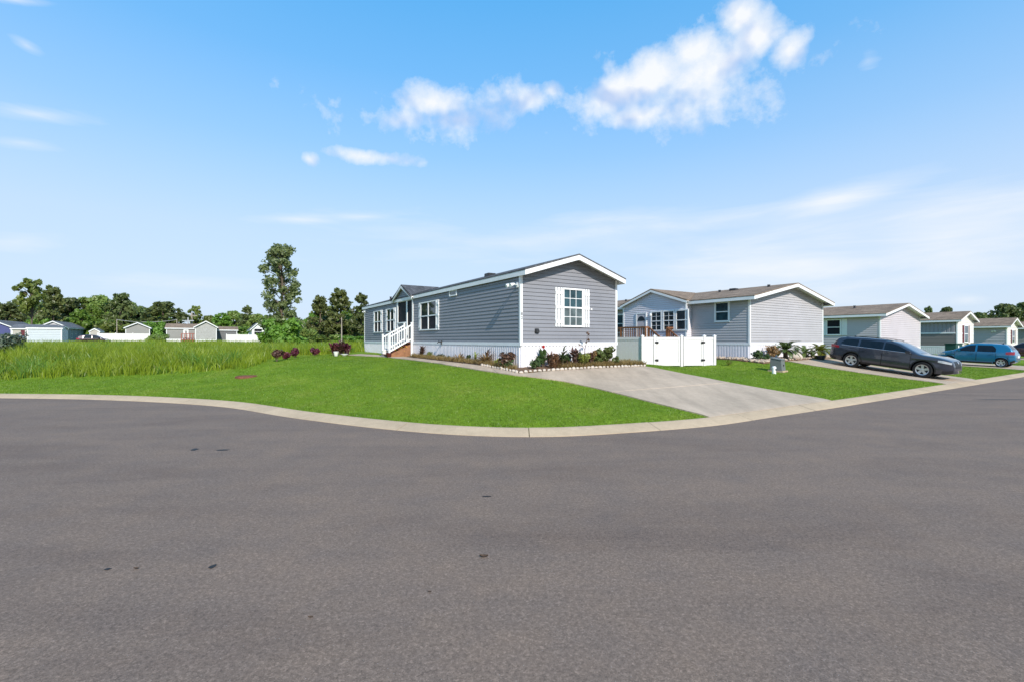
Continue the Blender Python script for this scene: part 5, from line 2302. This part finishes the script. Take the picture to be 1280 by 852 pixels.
# ------------------------------------------------------------------ poles
def pole(label, px, Y, z1, r, arm=False, mat=None, name='utility_pole', lean=0):
    x, y, z = ground_at(px, Y)
    R = thing(name, label, 'pole', (x, y, z), 0)
    H = z1 - z
    mb = MB()
    mb.tube([(0, 0, -.3), (lean * .5, 0, H * .5), (lean, 0, H)], [r, r * .9, r * .7], 10)
    mb.build('shaft', mat or BARKP, R)
    if arm:
        mb = MB()
        mb.box(-1.1, -.06, H - .7, 1.1, .06, H - .55)
        mb.build('crossarm', mat or BARKP, R)
        mb = MB()
        for a in (-.95, -.4, .4, .95):
            mb.tube([(a, 0, H - .55), (a, 0, H - .38)], .06, 6)
        mb.build('insulator', GREYB, R)
    return R, (x, y, z)


def px_z(py, Y):
    return EYE + (425 - py) / 569 * Y


steel = PM('galvanised steel', (.42, .43, .44), .5, .4, .05)
pole('thicker pale utility pole in the gap of the far treeline', 239.5, 95, px_z(391, 95), .22, True)
pole('thinner pale utility pole just before the thicker one in the treeline gap', 235, 88, px_z(397, 88), .15, True, steel)
pole('thin grey post in front of the pines by the corner home', 427, 52, px_z(397, 52), .07, False, BARKP, 'post')
pole('short pale post at the foot of the lone tall tree', 372, 47, px_z(407, 47), .05, False, BARKP, 'post')
x0, y0 = atpx(146, 88)
x1, y1 = atpx(221, 88)
mb = MB()
pts = []
for k in range(17):
    f = k / 16
    pts.append((x0 + (x1 - x0) * f, y0 + (y1 - y0) * f, px_z(399.5, 88) - .5 * (1 - (2 * f - 1)**2)))
mb.tube(pts, .035, 5)
R1, q = pole('slim pole carrying the cable over the long white fence', 146, 88, px_z(399, 88), .09, False, BARKP)
R2, q = pole('slim pole at the far end of the cable by the round dark oak', 221, 88, px_z(399, 88), .09, False, BARKP)
tag(mb.build('overhead_cable', PM('pale cable', (.4, .4, .4))), 'pale overhead cable sagging between two slim poles before the treeline', 'cable')


# ------------------------------------------------------------------ trees
def tree_proto(kind, seed, leafmat, n, leaf, name):
    """a tree ten metres high at the origin"""
    rng = np.random.default_rng(seed)
    R = thing(name, None, 'tree', (0, 0, 0))
    tr = MB()
    cl = []
    if kind == 'oak':
        tr.tube([(0, 0, -.4), (.1, .05, 2), (.0, .1, 4.5), (.2, 0, 7.5)], [.38, .3, .22, .08], 9)
        for k in range(150):
            a = rng.uniform(0, 6.28)
            t = rng.uniform(0, 1)
            z = 1.0 + 7.9 * t
            R_ = 3.7 * math.sin(math.pi * (.22 + .72 * t))**.8
            r = R_ * rng.uniform(.45, 1.0)
            cr = rng.uniform(.3, .8) * (1 - .2 * t)
            cl.append((r * math.cos(a), r * math.sin(a), z, cr))
            if k % 9 == 0:
                tr.tube([(0, 0, z * .55), (r * .5 * math.cos(a), r * .5 * math.sin(a), z * .8), (r * math.cos(a), r * math.sin(a), z)], [.12, .08, .03], 6)
    elif kind == 'column':
        tr.tube([(0, 0, -.4), (.05, 0, 3), (-.1, .05, 6), (.1, 0, 9.6)], [.2, .16, .11, .03], 9)
        for k in range(190):
            a = rng.uniform(0, 6.28)
            t = (k + .5) / 190
            z = .4 + 9.2 * t
            env = np.interp(t, [0, .12, .3, .5, .62, .8, .93, 1], [1.7, 2.0, 1.75, 1.5, 1.65, 1.75, 1.3, .55])
            r = env * 1.08 * rng.uniform(.0, 1.0)**.5
            x_, y_ = r * math.cos(a), r * math.sin(a)
            cl.append((x_, y_, z, rng.uniform(.14, .46)))
            if k % 2:
                continue
            tr.tube([(0, 0, max(.2, z - .7)), (x_ * .6, y_ * .6, z - .25), (x_, y_, z)], [.05, .035, .012], 5)
    elif kind == 'pine':
        tr.tube([(0, 0, -.4), (.1, 0, 3), (0, .1, 6), (.05, 0, 9.7)], [.24, .2, .14, .04], 9)
        for k in range(90):
            t = rng.uniform(0, 1)
            z = .9 + 8.7 * t
            env = 2.9 * (1 - t)**.55 * (.6 + .5 * rng.uniform(0, 1)) + .25
            a = rng.uniform(0, 6.28)
            for f in (.55, 1.0):
                x_, y_ = env * f * math.cos(a), env * f * math.sin(a)
                cl.append((x_, y_, z + .25 * f, rng.uniform(.16, .46)))
            if k % 3 == 0:
                tr.tube([(0, 0, z - .2), (x_, y_, z + .2)], [.06, .02], 5)
    elif kind == 'sparse':
        tr.tube([(0, 0, -.4), (.15, 0, 3), (-.1, .1, 6), (.3, 0, 9.4)], [.17, .15, .12, .04], 9)
        for k in range(40):
            t = rng.uniform(0, 1)
            z = 5.0 + 4.4 * t
            a = rng.uniform(0, 6.28)
            env = 2.5 * math.sin(math.pi * (.2 + .7 * t)) * rng.uniform(.3, 1.1)
            x_, y_ = env * math.cos(a), env * math.sin(a)
            cl.append((x_, y_, z, rng.uniform(.2, .5)))
            tr.tube([(.1, 0, z - 1.2), (x_ * .6, y_ * .6, z - .4), (x_, y_, z)], [.07, .045, .015], 5)
    elif kind == 'bush':
        tr.tube([(0, 0, -.4), (.1, 0, 3), (0, 0, 6)], [.2, .14, .05], 7)
        for k in range(26):
            a = rng.uniform(0, 6.28)
            r = 4.4 * rng.uniform(0, 1)**.6
            cl.append((r * math.cos(a), r * math.sin(a), rng.uniform(1.0, 8.3) * (1 - .35 * r / 4.4), rng.uniform(.9, 1.7)))
    V, F = leaf_cloud(cl, n, leaf, rng, .3, squash=.8, shell=.45)
    V[:, 2] = np.maximum(V[:, 2], -.1)
    tr.build('trunk', BARK, R, smooth=60)
    np_mesh('crown', V, F, leafmat, R)
    return R


PROT = {
    'oak_a': tree_proto('oak', 1, LEAF_OAK, 5200, .40, 'broadleaf_tree'),
    'oak_b': tree_proto('oak', 2, LEAF_DARK, 5200, .40, 'broadleaf_tree'),
    'oak_c': tree_proto('oak', 3, LEAF_BRIGHT, 5200, .40, 'broadleaf_tree'),
    'pine_a': tree_proto('pine', 4, LEAF_PINE, 5200, .32, 'pine_tree'),
    'pine_b': tree_proto('pine', 5, LEAF_DARK, 4800, .32, 'pine_tree'),
    'sparse': tree_proto('sparse', 6, LEAF_OAK, 1700, .4, 'sparse_tree'),
    'bush_a': tree_proto('bush', 8, LEAF_BRIGHT, 3600, .55, 'bushy_tree'),
    'bush_b': tree_proto('bush', 9, LEAF_OAK, 3600, .55, 'bushy_tree'),
    'tall': tree_proto('column', 10, LEAF_TALL, 9500, .17, 'lone_tree'),
}
USED = set()


def tree(kind, px, ytop, Y, wpx, label, group=None):
    x, y, z = ground_at(px, Y)
    H = px_z(ytop, Y) - z
    nat = {'oak_a': 8.2, 'oak_b': 8.2, 'oak_c': 8.2, 'pine_a': 6.4, 'pine_b': 6.4, 'sparse': 5.4, 'bush_a': 10.0, 'bush_b': 10.0, 'tall': 4.3}[kind]
    # a wide lens stretches what lies far off the axis
    k = (px - 640) / 569
    width = wpx / 569 * Y / math.sqrt(1 + k * k)
    if kind in USED:
        o = copy_tree(PROT[kind])
    else:
        o = PROT[kind]
        USED.add(kind)
    o.location = (x, y, z - .1)
    sxy = width / nat * (1.22 if Y > 80 else 1.08)
    H *= 1.05
    o.scale = (sxy, sxy, H / 10.0)
    o.rotation_euler = (0, 0, random.uniform(0, 6.28))
    if label:
        o['label'] = label
    if group:
        o['group'] = group
    elif 'group' in o:
        del o['group']
    return o


tree('tall', 352, 309, 45, 52, 'tall lone leafy tree standing in the open field')
tree('bush_a', 351, 384, 44, 60, 'bright green thicket at the foot of the tall lone tree')
tree('bush_b', 377, 402, 50, 34, 'lower dark thicket between the tall lone tree and the pines')
tree('sparse', 40, 350, 86, 44, 'tall sparse crowned tree with pale bare trunk above the white shed')
G1 = 'trees of the dense wood behind the far homes'
L1 = 'dark leafy tree in the dense wood behind the far homes'
L2 = 'bright green lower tree along the front of the far wood'
for kind, px, yt, Y, w in (('oak_a', -18, 371, 106, 62), ('oak_b', 8, 376, 104, 54), ('oak_a', 26, 372, 110, 54), ('oak_b', 88, 369, 108, 52), ('oak_a', 108, 370, 112, 50),
                           ('oak_a', 126, 367, 110, 48), ('oak_b', 170, 379, 108, 44), ('oak_a', 184, 383, 112, 44), ('oak_b', 60, 374, 112, 54), ('oak_b', 140, 376, 114, 54)):
    tree(kind, px, yt, Y, w, L1, G1)
tree('pine_a', 66, 361, 100, 46, 'tallest leafy crown just beside the tall sparse tree')
tree('oak_b', 151, 363, 104, 42, 'dark domed crown standing highest over the long white fence')
tree('oak_b', 205, 374, 92, 58, 'big round dark oak at the end of the dense wood')
for kind, px, yt, Y, w in (('bush_a', 2, 396, 98, 40), ('bush_b', 28, 392, 98, 44), ('bush_a', 52, 388, 98, 44), ('bush_b', 80, 390, 98, 44), ('oak_c', 100, 384, 98, 40), ('bush_a', 124, 389, 98, 42), ('bush_b', 146, 392, 98, 44), ('oak_c', 116, 380, 102, 36)):
    tree(kind, px, yt, Y, w, L2, G1)
tree('bush_a', 188, 392, 86, 34, 'bright green tree in front of the big round dark oak')
tree('bush_b', 196, 412, 76, 26, 'dark low thicket between the white fence and the grey tan trailer')
G2 = 'trees of the low wood behind the pale gable'
L3 = 'leafy tree in the low wood behind the pale gabled home'
tree('sparse', 245, 383, 108, 20, 'thin lone treetop just past the utility poles')
for kind, px, yt, Y, w in (('oak_a', 262, 393, 112, 30), ('oak_c', 277, 389, 110, 30), ('oak_a', 292, 387, 114, 32), ('bush_b', 250, 398, 108, 30), ('oak_a', 322, 391, 108, 34), ('oak_c', 336, 392, 104, 34), ('bush_a', 300, 400, 104, 40), ('bush_b', 275, 400, 104, 36), ('bush_a', 328, 402, 98, 40)):
    tree(kind, px, yt, Y, w, L3, G2)
tree('pine_b', 309, 384, 110, 26, 'slim pine crown rising over the low wood near the lone tree')
tree('pine_a', 400, 372, 60, 36, 'dark pine first in the clump by the corner home')
tree('pine_a', 425, 364, 62, 44, 'tallest pine in the clump by the corner home')
tree('pine_b', 452, 369, 60, 34, 'pine half hidden behind the far corner of the slate home')
tree('oak_b', 412, 392, 64, 44, 'round dark tree low among the pines by the corner home')
tree('oak_a', 441, 390, 66, 44, 'mid green tree low among the pines by the corner home')
tree('bush_b', 392, 399, 66, 36, 'leafy thicket filling the gap before the first pine')
tree('bush_a', 440, 414, 56, 40, 'bright low thicket under the pines next to the slate home')
tree('bush_b', 405, 412, 56, 40, 'olive low thicket under the first pine')
L4 = 'soft green tree in the hedge of trees behind the pines by the corner home'
G4 = 'trees of the hedge behind the pines'
for kind, px, yt, Y, w in (('oak_c', 392, 388, 72, 34), ('oak_a', 410, 380, 74, 36), ('oak_c', 434, 384, 74, 36), ('oak_a', 455, 380, 72, 34), ('oak_a', 382, 398, 74, 34)):
    tree(kind, px, yt, Y, w, L4, G4)
for kind, px, yt, Y, w in (('oak_a', 248, 398, 118, 30), ('oak_c', 268, 396, 118, 34), ('oak_a', 306, 394, 118, 36), ('oak_a', 338, 396, 116, 36), ('oak_c', 318, 398, 116, 36)):
    tree(kind, px, yt, Y, w, L3, G2)
for kind, px, yt, Y, w in (('oak_c', 40, 378, 114, 54), ('oak_a', 76, 374, 116, 54), ('oak_c', 136, 374, 118, 50), ('oak_a', 160, 376, 116, 50), ('oak_c', 196, 384, 114, 44), ('oak_c', -8, 380, 112, 50)):
    tree(kind, px, yt, Y, w, L1, G1)
tree('bush_a', 475, 405, 66, 44, 'leafy thicket hidden behind the far end of the slate home')
# beyond the street on the other side
tree('pine_b', 1160, 385, 100, 22, 'low dark treetop over the roof of the two tone home')
tree('oak_b', 1184, 381, 104, 30, 'wider dark treetop over the ridge of the two tone home')
tree('oak_b', 1226, 388, 98, 34, 'small round treetop between the last two roofs')
tree('oak_b', 1256, 377, 100, 56, 'large spreading dark tree behind the broad lapped home')
tree('oak_b', 1284, 374, 102, 54, 'large dark tree cut by the frame edge behind the last roof')
for k in list(PROT):
    if k not in USED:
        o = PROT[k]
        for c in list(o.children):
            bpy.data.objects.remove(c)
        bpy.data.objects.remove(o)


# ------------------------------------------------------------------ sky, sun, camera
LD = Vector((2.04 * -SU + .38 * CU, 2.04 * CU + .38 * SU, -1.43)).normalized()
SUN_EL = math.asin(-LD.z)
SUN_AZ = math.atan2(-LD.x, -LD.y)


def sky():
    w = bpy.data.worlds.new('World')
    SC.world = w
    w.use_nodes = True
    n = w.node_tree
    n.nodes.clear()
    out = n.nodes.new('ShaderNodeOutputWorld')
    bg = n.nodes.new('ShaderNodeBackground')
    n.links.new(bg.outputs[0], out.inputs[0])
    bg.inputs['Strength'].default_value = SKY_STRENGTH
    st = n.nodes.new('ShaderNodeTexSky')
    st.sky_type = 'NISHITA'
    st.sun_disc = False
    st.sun_elevation = SUN_EL
    st.sun_rotation = SUN_AZ
    st.altitude = 0
    st.air_density = SKY_AIR
    st.dust_density = SKY_DUST
    st.ozone_density = SKY_OZONE
    tc = n.nodes.new('ShaderNodeTexCoord')
    nv = nd(n, 'ShaderNodeVectorMath', operation='NORMALIZE')
    n.links.new(tc.outputs['Generated'], nv.inputs[0])
    sp = n.nodes.new('ShaderNodeSeparateXYZ')
    n.links.new(nv.outputs[0], sp.inputs[0])
    az = mth(n, 'ARCTAN2', sp.outputs[0], sp.outputs[1])
    el = mth(n, 'ARCSINE', sp.outputs[2])
    cb = n.nodes.new('ShaderNodeCombineXYZ')
    n.links.new(az, cb.inputs[0])
    n.links.new(el, cb.inputs[1])
    P = cb.outputs[0]
    # ragged edges: push the lookup about before measuring the cloud bodies
    nz = n.nodes.new('ShaderNodeTexNoise')
    nz.inputs['Scale'].default_value = 9.0
    nz.inputs['Detail'].default_value = 7
    nz.inputs['Roughness'].default_value = .62
    n.links.new(nv.outputs[0], nz.inputs['Vector'])
    n2 = n.nodes.new('ShaderNodeTexNoise')
    n2.inputs['Scale'].default_value = 26.0
    n2.inputs['Detail'].default_value = 8
    n2.inputs['Roughness'].default_value = .62
    n.links.new(nv.outputs[0], n2.inputs['Vector'])

    def ae(px, py):
        x, z = (px - 640) / 569, (425 - py) / 569
        return math.atan2(x, 1), math.atan2(z, math.hypot(x, 1))

    def blobs(lst):
        acc = None
        for px, py, rx, ry, rot, wt in lst:
            a, e = ae(px, py)
            a2, e2 = ae(px + rx, py)
            a3, e3 = ae(px, py - ry)
            ra, re = math.hypot(a2 - a, 0), abs(e3 - e)
            mp = n.nodes.new('ShaderNodeMapping')
            mp.vector_type = 'TEXTURE'
            mp.inputs['Location'].default_value = (a, e, 0)
            mp.inputs['Rotation'].default_value = (0, 0, math.radians(rot))
            mp.inputs['Scale'].default_value = (ra, re, 1)
            n.links.new(P, mp.inputs['Vector'])
            ln = nd(n, 'ShaderNodeVectorMath', operation='LENGTH')
            n.links.new(mp.outputs[0], ln.inputs[0])
            d = mth(n, 'MULTIPLY', mth(n, 'SUBTRACT', 1.0, ln.outputs['Value']), wt)
            if acc is None:
                acc = d
            else:
                acc = mth(n, 'SMOOTH_MAX', acc, d, .25)
        return acc
    heaps = [(620, 138, 120, 22, 3, .2), (720, 122, 70, 24, 8, .15), (900, 120, 100, 34, 10, .2), (560, 160, 60, 14, 3, .12), (875, 92, 120, 54, 16, .62), (948, 44, 46, 36, 10, 1.0), (985, 62, 34, 30, 0, .9), (925, 22, 30, 30, 0, .9), (905, 80, 80, 36, 12, .85), (868, 66, 40, 30, 10, .95), (815, 98, 62, 40, 18, .9), (770, 118, 55, 34, 10, .95),
             (800, 146, 60, 20, 0, .8), (665, 124, 38, 22, 8, .8), (690, 112, 20, 16, 0, .8), (540, 128, 56, 26, -4, .75), (575, 150, 48, 20, 0, .6), (500, 150, 50, 18, 10, .45),
             (455, 196, 46, 12, 0, .8), (480, 198, 50, 10, 0, .5), (388, 200, 12, 9, 0, .5)]
    D = blobs(heaps)
    nmix = mth(n, 'ADD', mth(n, 'MULTIPLY', mth(n, 'SUBTRACT', nz.outputs['Fac'], .5), 1.5), mth(n, 'MULTIPLY', mth(n, 'SUBTRACT', n2.outputs['Fac'], .5), .8))
    dens = mth(n, 'ADD', D, nmix)
    heap = ramp(n, dens, [(-.14, 0.0), (.10, .18), (.40, .62), (.80, .97)])
    wisps = [(370, 274, 70, 9, 5, .8), (450, 271, 60, 6, 6, .5), (50, 143, 90, 12, 13, .45), (33, 57, 24, 9, -14, .6), (20, 0, 60, 7, 17, .7), (30, 178, 40, 8, 12, .3),
             (1040, 252, 130, 24, 5, 1.0), (900, 276, 220, 18, 4, .55), (1085, 75, 14, 16, 0, .35), (20, 302, 80, 16, 8, .5), (250, 355, 120, 14, 0, .5),
             (1180, 300, 300, 80, 6, .95), (1000, 330, 360, 70, 0, .85), (760, 290, 240, 24, 3, .6), (1210, 375, 40, 10, 0, .7), (650, 300, 320, 30, 0, .35), (720, 278, 160, 12, 3, .4)]
    Wd = blobs(wisps)
    # stretched sideways for the streaks
    mp = n.nodes.new('ShaderNodeMapping')
    mp.inputs['Scale'].default_value = (2.2, 14.0, 1)
    n.links.new(P, mp.inputs['Vector'])
    sn = noise(n, mp.outputs[0], 1.6, 7, .6, .4)
    wd = mth(n, 'ADD', Wd, mth(n, 'MULTIPLY', mth(n, 'SUBTRACT', sn, .5), 1.5))
    wisp = ramp(n, wd, [(.0, 0.0), (.35, .2), (1.0, .78)])
    sky_c = mixc(n, 1.0, st.outputs[0], SKY_TINT, 'MULTIPLY')
    sky_c = mixc(n, .65, sky_c, (.80, 2.78, 5.3))
    hz = ramp(n, el, [(.0, 1.0), (.21, .76), (.377, .34), (.52, .10), (.64, 0.0)])
    sky_c = mixc(n, mth(n, 'MULTIPLY', hz, HAZE_AMT), sky_c, HAZE_COL)
    # cloud tone: bright tops, soft grey blue inside
    sh = nd(n, 'ShaderNodeVectorMath', operation='ADD')
    sh.inputs[1].default_value = (.012, 0, .03)
    n.links.new(nv.outputs[0], sh.inputs[0])
    nb = noise(n, sh.outputs[0], 9, 3, .5)
    na = noise(n, nv.outputs[0], 9, 3, .5)
    lit = mth(n, 'MULTIPLY', mth(n, 'SUBTRACT', na, nb), 3.6)
    ctone = ramp(n, mth(n, 'ADD', lit, .52), [(.12, CLOUD_LO), (.62, CLOUD_HI)])
    c = mixc(n, wisp, sky_c, CLOUD_HI)
    c = mixc(n, heap, c, ctone)
    n.links.new(c, bg.inputs['Color'])


SKY_STRENGTH = .155
SKY_AIR, SKY_DUST, SKY_OZONE = 1.0, .6, 2.0
SKY_TINT = (.42, 1.13, 1.42)
HAZE_AMT, HAZE_COL = .95, (3.8, 4.25, 4.95)
CLOUD_LO, CLOUD_HI = (2.9, 3.55, 4.9), (5.05, 5.15, 5.3)
sky()

sl = bpy.data.lights.new('sun', 'SUN')
sl.energy = 4.4
sl.angle = math.radians(.53)
sl.color = (1.0, .93, .84)
so = bpy.data.objects.new('sun', sl)
COL.objects.link(so)
so.rotation_euler = LD.to_track_quat('-Z', 'Y').to_euler()

cam = bpy.data.cameras.new('camera')
cam.sensor_width = 36
cam.lens = 16.0
cam.clip_end = 5000
cam.clip_start = .05
cam.shift_y = -1.0 / 1280
co = bpy.data.objects.new('camera', cam)
COL.objects.link(co)
co.location = (0, 0, EYE)
co.rotation_euler = (math.pi / 2, 0, 0)
SC.camera = co
SC.view_settings.view_transform = 'Standard'
SC.view_settings.look = 'None'
SC.view_settings.exposure = .3
SC.view_settings.gamma = 1
SC.cycles.use_denoising = True
SC.cycles.max_bounces = 8
SC.cycles.transparent_max_bounces = 8
